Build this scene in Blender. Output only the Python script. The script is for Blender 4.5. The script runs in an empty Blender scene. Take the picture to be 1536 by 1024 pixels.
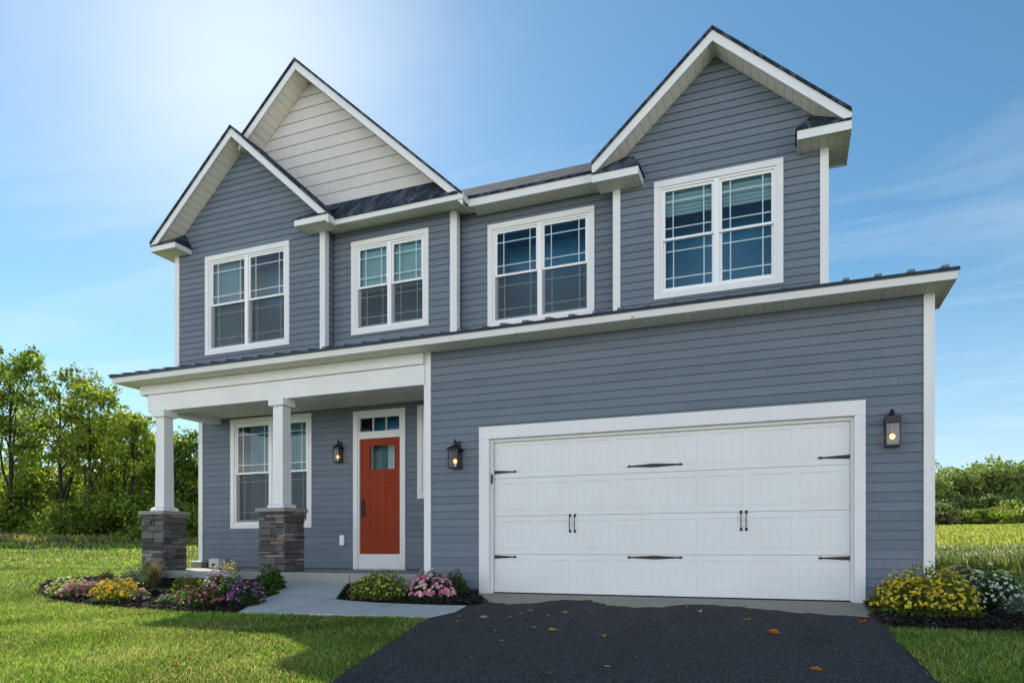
import bpy, bmesh, math, random
import numpy as np
from mathutils import Vector, Matrix, noise as mnoise
random.seed(7); rng = np.random.default_rng(7)
PI = math.pi
scn = bpy.context.scene
COL = scn.collection

# ------------------------------------------------------------------ helpers
def tag(o, label=None, cat=None, group=None, kind=None):
    if label: o['label'] = label
    if cat: o['category'] = cat
    if group: o['group'] = group
    if kind: o['kind'] = kind
    return o

def empty(name, loc=(0, 0, 0), label=None, cat=None, group=None):
    o = bpy.data.objects.new(name, None); COL.objects.link(o)
    o.location = loc; o.empty_display_size = .2
    return tag(o, label, cat, group)

def clip(poly, ax, val, keep_greater):
    out = []
    n = len(poly)
    for i in range(n):
        a, b = poly[i], poly[(i + 1) % n]
        da = (a[ax] - val) if keep_greater else (val - a[ax])
        db = (b[ax] - val) if keep_greater else (val - b[ax])
        if da >= 0: out.append(a)
        if (da > 0 and db < 0) or (da < 0 and db > 0):
            t = da / (da - db)
            out.append((a[0] + (b[0] - a[0]) * t, a[1] + (b[1] - a[1]) * t))
    return out

class MB:
    def __init__(s): s.v = []; s.f = []; s.c = []; s.col = (1, 1, 1)
    def add(s, vs, fs):
        n = len(s.v); s.v += [tuple(p) for p in vs]; s.c += [s.col] * len(vs)
        s.f += [tuple(i + n for i in f) for f in fs]
    def quad(s, a, b, c, d): s.add([a, b, c, d], [(0, 1, 2, 3)])
    def box(s, x0, x1, y0, y1, z0, z1):
        s.add([(x0, y0, z0), (x1, y0, z0), (x1, y1, z0), (x0, y1, z0), (x0, y0, z1), (x1, y0, z1), (x1, y1, z1), (x0, y1, z1)],
              [(0, 3, 2, 1), (4, 5, 6, 7), (0, 1, 5, 4), (1, 2, 6, 5), (2, 3, 7, 6), (3, 0, 4, 7)])
    def frustum(s, cx, cy, z0, z1, h0, h1):
        v = [(cx - h0, cy - h0, z0), (cx + h0, cy - h0, z0), (cx + h0, cy + h0, z0), (cx - h0, cy + h0, z0),
             (cx - h1, cy - h1, z1), (cx + h1, cy - h1, z1), (cx + h1, cy + h1, z1), (cx - h1, cy + h1, z1)]
        s.add(v, [(0, 3, 2, 1), (4, 5, 6, 7), (0, 1, 5, 4), (1, 2, 6, 5), (2, 3, 7, 6), (3, 0, 4, 7)])
    def prism(s, poly, axis, a0, a1):
        """poly: list of 2-D points; axis 'y': points are (x,z); axis 'x': points are (y,z); axis 'z': (x,y)"""
        def mk(p, a):
            return {'y': (p[0], a, p[1]), 'x': (a, p[0], p[1]), 'z': (p[0], p[1], a)}[axis]
        n = len(poly)
        vs = [mk(p, a0) for p in poly] + [mk(p, a1) for p in poly]
        fs = [tuple(range(n)), tuple(range(2 * n - 1, n - 1, -1))]
        fs += [(i, n + i, n + (i + 1) % n, (i + 1) % n) for i in range(n)]
        s.add(vs, fs)
    def tube(s, pts, rads, seg=8, cap=True):
        base = len(s.v); vs = []; n = len(pts)
        for i, p in enumerate(pts):
            p = Vector(p)
            d = (Vector(pts[min(i + 1, n - 1)]) - Vector(pts[max(i - 1, 0)])).normalized()
            up = Vector((0, 0, 1)) if abs(d.z) < .95 else Vector((1, 0, 0))
            a = d.cross(up).normalized(); b = d.cross(a)
            for k in range(seg):
                t = 2 * PI * k / seg
                vs.append(tuple(p + (a * math.cos(t) + b * math.sin(t)) * rads[i]))
        fs = []
        for i in range(n - 1):
            for k in range(seg):
                k2 = (k + 1) % seg
                fs.append((i * seg + k, i * seg + k2, (i + 1) * seg + k2, (i + 1) * seg + k))
        if cap:
            fs.append(tuple(range(seg))); fs.append(tuple((n - 1) * seg + k for k in range(seg)))
        s.add(vs, fs)
    def sphere(s, c, r, n=8, m=6, sz=1.0):
        vs = [(c[0], c[1], c[2] - r * sz)]
        for j in range(1, m):
            ph = -PI / 2 + PI * j / m
            for k in range(n):
                t = 2 * PI * k / n
                vs.append((c[0] + r * math.cos(ph) * math.cos(t), c[1] + r * math.cos(ph) * math.sin(t), c[2] + r * sz * math.sin(ph)))
        vs.append((c[0], c[1], c[2] + r * sz)); L = len(vs) - 1
        fs = [(0, 1 + (k + 1) % n, 1 + k) for k in range(n)]
        for j in range(m - 2):
            for k in range(n):
                fs.append((1 + j * n + k, 1 + j * n + (k + 1) % n, 1 + (j + 1) * n + (k + 1) % n, 1 + (j + 1) * n + k))
        fs += [(L, 1 + (m - 2) * n + k, 1 + (m - 2) * n + (k + 1) % n) for k in range(n)]
        s.add(vs, fs)
    def build(s, name, mat, parent=None, bevel=0, smooth=False, colors=False, loc=None):
        me = bpy.data.meshes.new(name)
        me.from_pydata(s.v, [], s.f); me.update()
        if colors:
            ca = me.color_attributes.new('Col', 'FLOAT_COLOR', 'POINT')
            arr = np.ones((len(s.v), 4), dtype=np.float32); arr[:, :3] = np.array(s.c, dtype=np.float32)
            ca.data.foreach_set('color', arr.ravel())
        if not mat.name.startswith('window_glass'):
            bm = bmesh.new(); bm.from_mesh(me); bmesh.ops.recalc_face_normals(bm, faces=bm.faces); bm.to_mesh(me); bm.free()
        if smooth:
            me.polygons.foreach_set('use_smooth', [True] * len(me.polygons))
        o = bpy.data.objects.new(name, me); COL.objects.link(o)
        me.materials.append(mat)
        if parent is not None: o.parent = parent
        if loc: o.location = loc
        if bevel:
            m = o.modifiers.new('bevel', 'BEVEL'); m.width = bevel; m.segments = 2; m.limit_method = 'ANGLE'; m.angle_limit = math.radians(40)
        return o

def np_mesh(name, verts, faces_n, mat, cols=None, parent=None, k=4, loc=None):
    """verts (N,3); faces (M,k) int"""
    me = bpy.data.meshes.new(name)
    me.vertices.add(len(verts)); me.vertices.foreach_set('co', np.asarray(verts, dtype=np.float32).ravel())
    M = len(faces_n)
    me.loops.add(M * k); me.loops.foreach_set('vertex_index', np.asarray(faces_n, dtype=np.int32).ravel())
    me.polygons.add(M); me.polygons.foreach_set('loop_start', np.arange(0, M * k, k, dtype=np.int32))
    me.update(calc_edges=True); me.validate()
    if cols is not None:
        ca = me.color_attributes.new('Col', 'FLOAT_COLOR', 'POINT')
        arr = np.ones((len(verts), 4), dtype=np.float32); arr[:, :3] = cols
        ca.data.foreach_set('color', arr.ravel())
    me.materials.append(mat)
    o = bpy.data.objects.new(name, me); COL.objects.link(o)
    if parent is not None: o.parent = parent
    if loc: o.location = loc
    return o

# ------------------------------------------------------------------ materials
class NT:
    def __init__(s, name):
        s.m = bpy.data.materials.new(name); s.m.use_nodes = True
        s.t = s.m.node_tree; s.N = s.t.nodes; s.L = s.t.links
        s.b = s.N['Principled BSDF']; s.out = s.N['Material Output']
    def n(s, typ, **kw):
        nd = s.N.new(typ)
        for k, v in kw.items(): setattr(nd, k, v)
        return nd
    def link(s, a, b): s.L.new(a, b)
    def coord(s, which='Object'): return s.n('ShaderNodeTexCoord').outputs[which]
    def mapping(s, src, scale=(1, 1, 1), rot=(0, 0, 0)):
        m = s.n('ShaderNodeMapping'); s.link(src, m.inputs['Vector']); m.inputs['Scale'].default_value = scale; m.inputs['Rotation'].default_value = rot
        return m.outputs[0]
    def noise(s, src, scale, detail=4, rough=.55):
        x = s.n('ShaderNodeTexNoise'); s.link(src, x.inputs['Vector']); x.inputs['Scale'].default_value = scale
        x.inputs['Detail'].default_value = detail; x.inputs['Roughness'].default_value = rough
        return x.outputs['Fac']
    def ramp(s, src, stops, interp='LINEAR'):
        r = s.n('ShaderNodeValToRGB'); s.link(src, r.inputs[0]); cr = r.color_ramp; cr.interpolation = interp
        while len(cr.elements) < len(stops): cr.elements.new(.5)
        for e, (p, c) in zip(cr.elements, stops):
            e.position = p; e.color = (*c, 1) if len(c) == 3 else c
        return r.outputs[0]
    def mix(s, fac, a, b, mode='MIX'):
        m = s.n('ShaderNodeMix', data_type='RGBA', blend_type=mode)
        for sock, v in ((m.inputs['Factor'], fac), (m.inputs[6], a), (m.inputs[7], b)):
            if isinstance(v, (int, float)): sock.default_value = v
            elif isinstance(v, tuple): sock.default_value = (*v, 1)
            else: s.link(v, sock)
        return m.outputs[2]
    def math(s, op, a, b=None, clamp=False):
        m = s.n('ShaderNodeMath', operation=op, use_clamp=clamp)
        for i, v in enumerate((a, b)):
            if v is None: continue
            if isinstance(v, (int, float)): m.inputs[i].default_value = v
            else: s.link(v, m.inputs[i])
        return m.outputs[0]
    def bump(s, h, strength=.3, dist=.01, normal=None):
        b = s.n('ShaderNodeBump'); s.link(h, b.inputs['Height']); b.inputs['Strength'].default_value = strength; b.inputs['Distance'].default_value = dist
        if normal is not None: s.link(normal, b.inputs['Normal'])
        s.link(b.outputs[0], s.b.inputs['Normal']); return b.outputs[0]
    def base(s, v):
        if isinstance(v, tuple): s.b.inputs['Base Color'].default_value = (*v, 1)
        else: s.link(v, s.b.inputs['Base Color'])
    def rough(s, v):
        if isinstance(v, (int, float)): s.b.inputs['Roughness'].default_value = v
        else: s.link(v, s.b.inputs['Roughness'])

def mat_siding(name, c1, c2, course, z0, vert=0):
    t = NT(name); co = t.coord()
    sep = t.n('ShaderNodeSeparateXYZ'); t.link(co, sep.inputs[0])
    row = t.math('FLOOR', t.math('DIVIDE', t.math('SUBTRACT', sep.outputs['Z'], z0), course))
    # boards of about 3.6 m, staggered per row
    w1 = t.n('ShaderNodeTexWhiteNoise', noise_dimensions='1D'); t.link(row, w1.inputs['W'])
    xx = t.math('ADD', t.math('DIVIDE', sep.outputs['X'], 3.6), t.math('MULTIPLY', w1.outputs['Value'], 7.0))
    bd = t.math('FLOOR', xx)
    w2 = t.n('ShaderNodeTexWhiteNoise', noise_dimensions='2D')
    cmb = t.n('ShaderNodeCombineXYZ'); t.link(row, cmb.inputs[0]); t.link(bd, cmb.inputs[1]); t.link(cmb.outputs[0], w2.inputs['Vector'])
    g = t.noise(t.mapping(co, (1.2, 1.2, 2.5)), 1.3, 3)
    grain = t.noise(t.mapping(co, (3, 3, 60)), 3.0, 5, .6)
    f = t.math('ADD', t.math('MULTIPLY', w2.outputs['Value'], .45), t.math('MULTIPLY', g, .6))
    c = t.mix(f, c1, c2)
    dn = t.noise(t.mapping(co, (.7, .7, .35)), 1.1, 6, .65)
    c = t.mix(t.ramp(dn, [(.5, (0, 0, 0)), (.8, (.35, .35, .35))]), c, (c2[0] * 1.05 + .02, c2[1] * 1.02 + .015, c2[2] * .98))
    # butt joint seam between boards
    fr = t.math('FRACT', xx)
    seam = t.math('LESS_THAN', fr, .0016)
    c = t.mix(t.math('MULTIPLY', seam, .5), c, (c1[0] * .4, c1[1] * .4, c1[2] * .4))
    h = grain
    if vert:
        vx = t.math('ADD', t.math('DIVIDE', sep.outputs['X'], vert), t.math('MULTIPLY', w1.outputs['Value'], 3.3))
        v3 = t.n('ShaderNodeTexWhiteNoise', noise_dimensions='2D')
        c3 = t.n('ShaderNodeCombineXYZ'); t.link(row, c3.inputs[0]); t.link(t.math('FLOOR', vx), c3.inputs[1]); t.link(c3.outputs[0], v3.inputs['Vector'])
        s2 = t.math('LESS_THAN', t.math('FRACT', vx), .03)
        c = t.mix(t.math('MULTIPLY', v3.outputs['Value'], .22), c, (c1[0] * .7, c1[1] * .7, c1[2] * .7))
        c = t.mix(t.math('MULTIPLY', s2, .3), c, (c1[0] * .45, c1[1] * .45, c1[2] * .45))
        h = t.math('SUBTRACT', t.math('ADD', grain, t.math('MULTIPLY', v3.outputs['Value'], .6)), s2)
    t.base(c); t.rough(.7); t.b.inputs['Specular IOR Level'].default_value = .25; t.bump(h, .28, .003)
    return t.m

def mat_paint(name, c, rough=.45, var=.06, bump=.05, metallic=0, dirt=None):
    t = NT(name); co = t.coord()
    n = t.noise(co, 2.2, 4); n2 = t.noise(co, 40, 3)
    d = dirt if dirt else tuple(x * (1 - 2.5 * var) for x in c)
    col = t.mix(t.math('MULTIPLY', t.ramp(n, [(.35, (0, 0, 0)), (.75, (1, 1, 1))]), .6), c, d)
    t.base(col); t.rough(rough); t.b.inputs['Metallic'].default_value = metallic
    if bump: t.bump(n2, bump, .002)
    return t.m

def mat_soffit(name, axis):
    t = NT(name); co = t.coord(); sep = t.n('ShaderNodeSeparateXYZ'); t.link(co, sep.inputs[0])
    x = sep.outputs[axis]
    fr = t.math('FRACT', t.math('DIVIDE', x, .11))
    line = t.math('LESS_THAN', fr, .07)
    tri = t.math('PINGPONG', t.math('DIVIDE', x, .11), .5)
    n = t.noise(co, 3, 3)
    c = t.mix(n, (.90, .83, .75), (.84, .77, .69))
    c = t.mix(t.math('MULTIPLY', line, .45), c, (.25, .22, .17))
    t.base(c); t.rough(.6); t.bump(t.math('SUBTRACT', tri, line), .5, .012)
    return t.m

def mat_shingle():
    t = NT('asphalt_shingle'); co = t.coord()
    sep = t.n('ShaderNodeSeparateXYZ'); t.link(co, sep.inputs[0])
    # run along X+Y mix so every slope gets tabs; courses follow height
    row = t.math('DIVIDE', sep.outputs['Z'], .095)
    w = t.n('ShaderNodeTexWhiteNoise', noise_dimensions='1D'); t.link(t.math('FLOOR', row), w.inputs['W'])
    u = t.math('ADD', t.math('DIVIDE', t.math('ADD', sep.outputs['X'], sep.outputs['Y']), .17), t.math('MULTIPLY', w.outputs['Value'], 9))
    w2 = t.n('ShaderNodeTexWhiteNoise', noise_dimensions='2D'); c = t.n('ShaderNodeCombineXYZ')
    t.link(t.math('FLOOR', row), c.inputs[0]); t.link(t.math('FLOOR', u), c.inputs[1]); t.link(c.outputs[0], w2.inputs['Vector'])
    grain = t.noise(co, 240, 2)
    v = w2.outputs['Value']
    col = t.mix(v, (.009, .019, .038), (.024, .040, .068))
    col = t.mix(t.math('MULTIPLY', grain, .3), col, (.08, .09, .11))
    e1 = t.math('LESS_THAN', t.math('FRACT', row), .14); e2 = t.math('LESS_THAN', t.math('FRACT', u), .06)
    e = t.math('MAXIMUM', e1, t.math('MULTIPLY', e2, v))
    col = t.mix(t.math('MULTIPLY', e, .75), col, (.006, .008, .012))
    mt = t.noise(t.mapping(co, (1, .14, .3)), 7, 5, .75)
    col = t.mix(t.ramp(mt, [(.5, (0, 0, 0)), (.58, (.9, .9, .9))]), col, (.10, .112, .135))
    t.base(col); t.rough(.95); t.b.inputs['Specular IOR Level'].default_value = .12
    t.bump(t.math('SUBTRACT', t.math('ADD', t.math('MULTIPLY', v, .6), t.math('MULTIPLY', grain, .3)), e), .7, .012)
    return t.m

def mat_asphalt():
    t = NT('asphalt'); co = t.coord()
    vo = t.n('ShaderNodeTexVoronoi'); t.link(co, vo.inputs['Vector']); vo.inputs['Scale'].default_value = 135
    vc = t.n('ShaderNodeTexVoronoi'); t.link(co, vc.inputs['Vector']); vc.inputs['Scale'].default_value = 70
    sp = t.n('ShaderNodeSeparateColor'); t.link(vo.outputs['Color'], sp.inputs[0])
    sp2 = t.n('ShaderNodeSeparateColor'); t.link(vc.outputs['Color'], sp2.inputs[0])
    a = t.ramp(sp.outputs[0], [(0, (.022, .020, .0185)), (.6, (.046, .043, .040)), (.86, (.095, .092, .09)), (.96, (.20, .19, .19))])
    b = t.ramp(sp2.outputs[1], [(0, (0, 0, 0)), (.9, (.0, .0, .0)), (.96, (.5, .5, .5))])
    col = t.mix(t.math('MULTIPLY', b, 1.0), a, (.2, .2, .2))
    big = t.noise(co, .7, 5, .6)
    st = t.noise(t.mapping(co, (2.2, .5, 1)), .9, 5, .6)
    a = t.mix(t.ramp(st, [(.52, (0, 0, 0)), (.75, (.6, .6, .6))]), a, (.012, .012, .012))
    col = t.mix(t.math('MULTIPLY', b, 1.0), a, (.2, .2, .2))
    col = t.mix(t.ramp(big, [(.35, (0, 0, 0)), (.7, (.35, .35, .35))]), col, (.055, .054, .056))
    t.base(col); t.rough(.95); t.b.inputs['Specular IOR Level'].default_value = .2
    t.bump(t.math('SUBTRACT', 1.0, vo.outputs['Distance']), .9, .008)
    return t.m

def mat_concrete(name, c1, c2, scale=1.0, bump=.3):
    t = NT(name); co = t.coord()
    n = t.noise(co, 1.6 * scale, 6, .6); n2 = t.noise(co, 60, 4); n3 = t.noise(co, 7, 5, .65)
    col = t.mix(n, c1, c2); col = t.mix(t.ramp(n3, [(.5, (0, 0, 0)), (.72, (.5, .5, .5))]), col, tuple(x * .62 for x in c2))
    col = t.mix(t.math('MULTIPLY', n2, .25), col, tuple(x * .6 for x in c1))
    t.base(col); t.rough(.8); t.bump(n2, bump, .004)
    return t.m

def mat_leaf(name, trans=.45, rough=.5, spec=.35):
    t = NT(name)
    at = t.n('ShaderNodeAttribute', attribute_name='Col')
    t.base(at.outputs['Color']); t.rough(rough)
    t.b.inputs['Specular IOR Level'].default_value = spec
    tr = t.n('ShaderNodeBsdfTranslucent')
    hs = t.n('ShaderNodeHueSaturation'); t.link(at.outputs['Color'], hs.inputs['Color']); hs.inputs['Value'].default_value = 1.5; hs.inputs['Hue'].default_value = .488; hs.inputs['Saturation'].default_value = 1.05
    t.link(hs.outputs[0], tr.inputs['Color'])
    mx = t.n('ShaderNodeMixShader'); mx.inputs[0].default_value = trans
    t.link(t.b.outputs[0], mx.inputs[1]); t.link(tr.outputs[0], mx.inputs[2]); t.link(mx.outputs[0], t.out.inputs['Surface'])
    return t.m

def mat_vcol(name, rough=.7, bump=0, scale=20, spec=.5):
    t = NT(name); at = t.n('ShaderNodeAttribute', attribute_name='Col')
    co = t.coord(); n = t.noise(co, scale, 5, .6)
    t.base(t.mix(t.math('MULTIPLY', n, .55), at.outputs['Color'], (.03, .028, .026))); t.rough(rough); t.b.inputs['Specular IOR Level'].default_value = spec
    if bump: t.bump(n, bump, .01)
    return t.m

def mat_ground():
    t = NT('lawn_ground'); co = t.coord()
    n = t.noise(co, .25, 5, .6); n2 = t.noise(co, 1.7, 6, .65); n3 = t.noise(co, 22, 5, .7)
    c = t.mix(n, (.14, .21, .035), (.20, .26, .045))
    c = t.mix(t.ramp(n2, [(.45, (0, 0, 0)), (.75, (.6, .6, .6))]), c, (.17, .19, .06))
    c = t.mix(t.ramp(n3, [(.35, (.75, .75, .75)), (.62, (0, 0, 0))]), c, (.035, .06, .01))
    t.base(c); t.rough(.95); t.b.inputs['Specular IOR Level'].default_value = .1
    t.bump(n3, .7, .05)
    return t.m

def mat_glass(name, tint=(.86, .95, .97), ior=1.55):
    t = NT(name)
    t.N.remove(t.b)
    tr = t.n('ShaderNodeBsdfTransparent'); tr.inputs[0].default_value = (*tint, 1)
    gl = t.n('ShaderNodeBsdfGlossy'); gl.inputs['Roughness'].default_value = .015; gl.inputs['Color'].default_value = (.95, .97, 1, 1)
    fr = t.n('ShaderNodeFresnel'); fr.inputs['IOR'].default_value = ior
    co = t.coord(); nz = t.noise(co, 1.3, 2)
    b = t.n('ShaderNodeBump'); t.link(nz, b.inputs['Height']); b.inputs['Strength'].default_value = .25; b.inputs['Distance'].default_value = .02
    t.link(b.outputs[0], gl.inputs['Normal'])
    mx = t.n('ShaderNodeMixShader'); (t.link(fr.outputs[0], mx.inputs[0]) if name == 'window_glass' else setattr(mx.inputs[0], 'default_value', .05)); t.link(tr.outputs[0], mx.inputs[1]); t.link(gl.outputs[0], mx.inputs[2])
    t.link(mx.outputs[0], t.out.inputs['Surface'])
    return t.m

def mat_screen():
    t = NT('insect_screen'); t.b.inputs['Base Color'].default_value = (.045, .06, .075, 1); t.rough(.8)
    tr = t.n('ShaderNodeBsdfTransparent')
    mx = t.n('ShaderNodeMixShader'); mx.inputs[0].default_value = .5
    t.link(tr.outputs[0], mx.inputs[1]); t.link(t.b.outputs[0], mx.inputs[2]); t.link(mx.outputs[0], t.out.inputs['Surface'])
    return t.m

def mat_emit(name, c, s):
    t = NT(name); t.b.inputs['Base Color'].default_value = (*c, 1); t.b.inputs['Emission Color'].default_value = (*c, 1); t.b.inputs['Emission Strength'].default_value = s
    return t.m

def mat_fabric(name, c1, c2, axis='X', scale=9):
    t = NT(name); co = t.coord(); sep = t.n('ShaderNodeSeparateXYZ'); t.link(co, sep.inputs[0])
    n = t.noise(t.mapping(co, (scale, scale, .4)), 1.0, 3)
    t.base(t.mix(n, c1, c2)); t.rough(.9)
    return t.m

M = {}
Z0S = .10
M['siding'] = mat_siding('blue_grey_siding', (.120, .148, .190), (.172, .202, .250), .116, Z0S)
M['cream_siding'] = mat_siding('cream_shake_siding', (.63, .60, .585), (.56, .535, .52), .212, 7.0, vert=.24)
M['trim'] = mat_paint('white_trim_paint', (.74, .74, .75), .42, .05)
M['vinyl'] = mat_paint('white_window_vinyl', (.84, .84, .85), .3, .02, .0)
M['door_white'] = mat_paint('white_garage_paint', (.715, .725, .735), .4, .035, .08, dirt=(.66, .66, .65))
M['soffit_x'] = mat_soffit('vented_soffit', 'X')
M['soffit_y'] = mat_soffit('vented_soffit_side', 'Y')
M['ceiling'] = mat_paint('porch_ceiling_paint', (.70, .69, .64), .6, .04)
M['shingle'] = mat_shingle()
M['metal_roof'] = mat_paint('dark_metal_roofing', (.014, .022, .038), .35, .1, .05, .4)
M['black_metal'] = mat_paint('black_iron', (.012, .014, .018), .45, .1, .2, .3)
M['red_door'] = mat_paint('brick_red_door_paint', (.285, .045, .019), .75, .05, .08)
M['red_door'].node_tree.nodes['Principled BSDF'].inputs['Specular IOR Level'].default_value = .15
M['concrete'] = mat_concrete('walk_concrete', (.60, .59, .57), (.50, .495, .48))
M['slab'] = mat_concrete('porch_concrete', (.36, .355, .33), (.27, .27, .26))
M['apron'] = mat_concrete('apron_concrete', (.42, .37, .30), (.28, .25, .20), 1.5)
M['foundation'] = mat_concrete('foundation_block', (.17, .15, .12), (.11, .10, .085), 1.5)
M['stone'] = mat_vcol('ledge_stone', .85, .8, 26, .25)
M['capstone'] = mat_concrete('cap_stone', (.33, .31, .27), (.24, .225, .20))
M['asphalt'] = mat_asphalt()
M['ground'] = mat_ground()
M['grass'] = mat_leaf('grass_blades', .45, .5, .3)
M['leaf'] = mat_leaf('tree_leaves', .5, .5, .3)
M['petal'] = mat_leaf('flower_petals', .25, .6, .2)
M['bark'] = mat_paint('tree_bark', (.022, .018, .014), .9, .15, .8)
M['mulch'] = mat_vcol('dark_mulch', .9, .4, 60, .12)
M['mulch_base'] = mat_concrete('mulch_soil', (.022, .019, .018), (.045, .037, .032), 4, .9)
M['glass'] = mat_glass('window_glass')
M['lamp_glass'] = mat_glass('lantern_glass', (.80, .78, .72), 1.35)
M['screen'] = mat_screen()
M['grille'] = mat_paint('white_grille', (.80, .82, .84), .4, .01, 0)
M['bulb'] = mat_emit('lit_bulb', (1, .50, .15), 2.2)
M['seam_dark'] = mat_paint('socket_grey', (.12, .12, .12), .4, .05, 0, .5)
M['rubber'] = mat_paint('black_rubber', (.012, .012, .013), .7, .05, 0)
M['curtain'] = mat_fabric('teal_curtain', (.22, .42, .48), (.05, .16, .21))
M['shade'] = mat_fabric('pale_roller_shade', (.30, .44, .45), (.24, .36, .38), scale=1)
M['dryleaf'] = mat_leaf('dry_leaf', .2, .7, .2)

def mat_room(name, c):
    t = NT(name); co = t.coord(); n = t.noise(t.mapping(co, (1, 1, .6)), .8, 2)
    t.base(t.mix(n, c, tuple(x * .45 for x in c))); t.rough(.9); return t.m
M['room_blue'] = mat_room('dim_blue_room', (.035, .28, .50))
M['room_grey'] = mat_room('dim_grey_room', (.06, .22, .42))
M['room_teal'] = mat_room('dim_teal_room', (.06, .22, .24))

# ------------------------------------------------------------------ terrain
def sm(t):
    t = max(0., min(1., t)); return t * t * (3 - 2 * t)
def g(X, Y):
    a = .12 * sm((-.8 - X) / 2.0) * sm((Y + 2.6) / 2.3)
    b = -.07 * max(0., -Y - .3)
    R = math.hypot(X + 1, Y - 3)
    f = (.04 + .014 * sm((X + 10) / 20)) * max(0., R - 9) * sm((Y + 4) / 8)
    return a + b + f
def g_np(X, Y):
    s_ = lambda t: (lambda q: q * q * (3 - 2 * q))(np.clip(t, 0, 1))
    a = .12 * s_((-.8 - X) / 2.0) * s_((Y + 2.6) / 2.3)
    b = -.07 * np.maximum(0, -Y - .3)
    R = np.hypot(X + 1, Y - 3)
    f = (.04 + .014 * s_((X + 10) / 20)) * np.maximum(0, R - 9) * s_((Y + 4) / 8)
    return a + b + f

def axis(lo, hi, a, b, fine, n):
    core = list(np.arange(a, b + 1e-6, fine))
    l = [a - (a - lo) * (i / n) ** 2.2 for i in range(n, 0, -1)]
    r = [b + (hi - b) * (i / n) ** 2.2 for i in range(1, n + 1)]
    return np.array(l + core + r)
xs = axis(-260, 260, -12, 9, .25, 60); ys = axis(-60, 320, -10, 6, .25, 60)
XX, YY = np.meshgrid(xs, ys, indexing='ij'); ZZ = g_np(XX, YY)
vv = np.stack([XX.ravel(), YY.ravel(), ZZ.ravel()], 1)
nx, ny = len(xs), len(ys)
ii, jj = np.meshgrid(np.arange(nx - 1), np.arange(ny - 1), indexing='ij')
ff = np.stack([(ii * ny + jj).ravel(), ((ii + 1) * ny + jj).ravel(), ((ii + 1) * ny + jj + 1).ravel(), (ii * ny + jj + 1).ravel()], 1)
o = np_mesh('lawn', vv, ff, M['ground']); tag(o, kind='structure')

def in_poly(px, py, poly):
    px = np.asarray(px); py = np.asarray(py); c = np.zeros(px.shape, bool); n = len(poly); j = n - 1
    for i in range(n):
        xi, yi = poly[i]; xj, yj = poly[j]
        if yi != yj:
            c ^= ((yi > py) != (yj > py)) & (px < (xj - xi) * (py - yi) / (yj - yi) + xi)
        j = i
    return c

def smooth_poly(pts, wob=.0, seed=0, step=.15):
    """densify polygon edges and wobble a little"""
    r = random.Random(seed); out = []
    n = len(pts)
    for i in range(n):
        a, b = pts[i], pts[(i + 1) % n]; d = math.hypot(b[0] - a[0], b[1] - a[1]); k = max(1, int(d / step))
        for q in range(k):
            t = q / k; w = wob if q else wob * .3
            out.append((a[0] + (b[0] - a[0]) * t + r.uniform(-w, w), a[1] + (b[1] - a[1]) * t + r.uniform(-w, w)))
    return out

def sheet(name, poly, off, mat, thick=.12, step=.3, mound=0):
    bm = bmesh.new(); vs = [bm.verts.new((p[0], p[1], 0)) for p in poly]; bm.faces.new(vs)
    x0, x1 = min(p[0] for p in poly), max(p[0] for p in poly); y0, y1 = min(p[1] for p in poly), max(p[1] for p in poly)
    for ax, lo, hi in ((0, x0, x1), (1, y0, y1)):
        q = lo + step
        while q < hi - .02:
            co = [0, 0, 0]; no = [0, 0, 0]; co[ax] = q; no[ax] = 1
            bmesh.ops.bisect_plane(bm, geom=bm.verts[:] + bm.edges[:] + bm.faces[:], plane_co=co, plane_no=no); q += step
    bmesh.ops.triangulate(bm, faces=[f for f in bm.faces if len(f.verts) > 4])
    edge = set()
    for e in bm.edges:
        if e.is_boundary: edge.update(e.verts)
    for v in bm.verts:
        m = 0 if (v in edge or not mound) else mound * (.5 + .5 * mnoise.noise((v.co.x * 2, v.co.y * 2, 0)))
        v.co.z = g(v.co.x, v.co.y) + off + m
    bmesh.ops.recalc_face_normals(bm, faces=bm.faces)
    if bm.faces[:][0].normal.z < 0: bmesh.ops.reverse_faces(bm, faces=bm.faces)
    bd = [e for e in bm.edges if e.is_boundary]
    r = bmesh.ops.extrude_edge_only(bm, edges=bd)
    for v in r['geom']:
        if isinstance(v, bmesh.types.BMVert): v.co.z -= thick
    me = bpy.data.meshes.new(name); bm.to_mesh(me); bm.free()
    me.materials.append(mat); ob = bpy.data.objects.new(name, me); COL.objects.link(ob)
    return tag(ob, kind='structure')

DRIVE = [(.30, -.25), (.42, -1.02), (.26, -1.36), (.33, -1.85), (.24, -2.28), (.42, -3.1), (.62, -3.9), (.86, -4.8), (1.3, -6.4), (2.0, -9), (2.4, -14), (7.4, -14), (6.2, -9), (5.5, -5.6), (5.12, -3.9), (5.05, -2.6), (5.06, -1.85), (5.0, -1.3), (4.97, -1.02), (4.9, -.25)]
drive_poly = smooth_poly(DRIVE, .018, 3, .12)
sheet('driveway', drive_poly, .022, M['asphalt'])
APRON = [(-.18, -.035), (.2, -.62), (.38, -.9), (.75, -1.1), (1.1, -.85), (1.3, -.52), (1.7, -.50), (2.0, -.9), (2.35, -1.02), (2.7, -.95), (2.95, -.62), (3.3, -.60), (3.8, -.82), (4.2, -1.02), (4.6, -1.12), (4.93, -1.2), (5.0, -.6), (5.02, -.035), (4.85, .3), (0, .3)]
sheet('apron', smooth_poly(APRON, .04, 5, .08), .028, M['apron'])
WALK = [(-3.45, -.325), (-2.28, -.325), (-1.74, -1.40), (-.06, -1.42), (.27, -1.37), (.34, -1.85), (.24, -2.27), (-2.42, -2.50)]
sheet('walkway', WALK, .035, M['concrete'], step=.4)
mb = MB()
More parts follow.
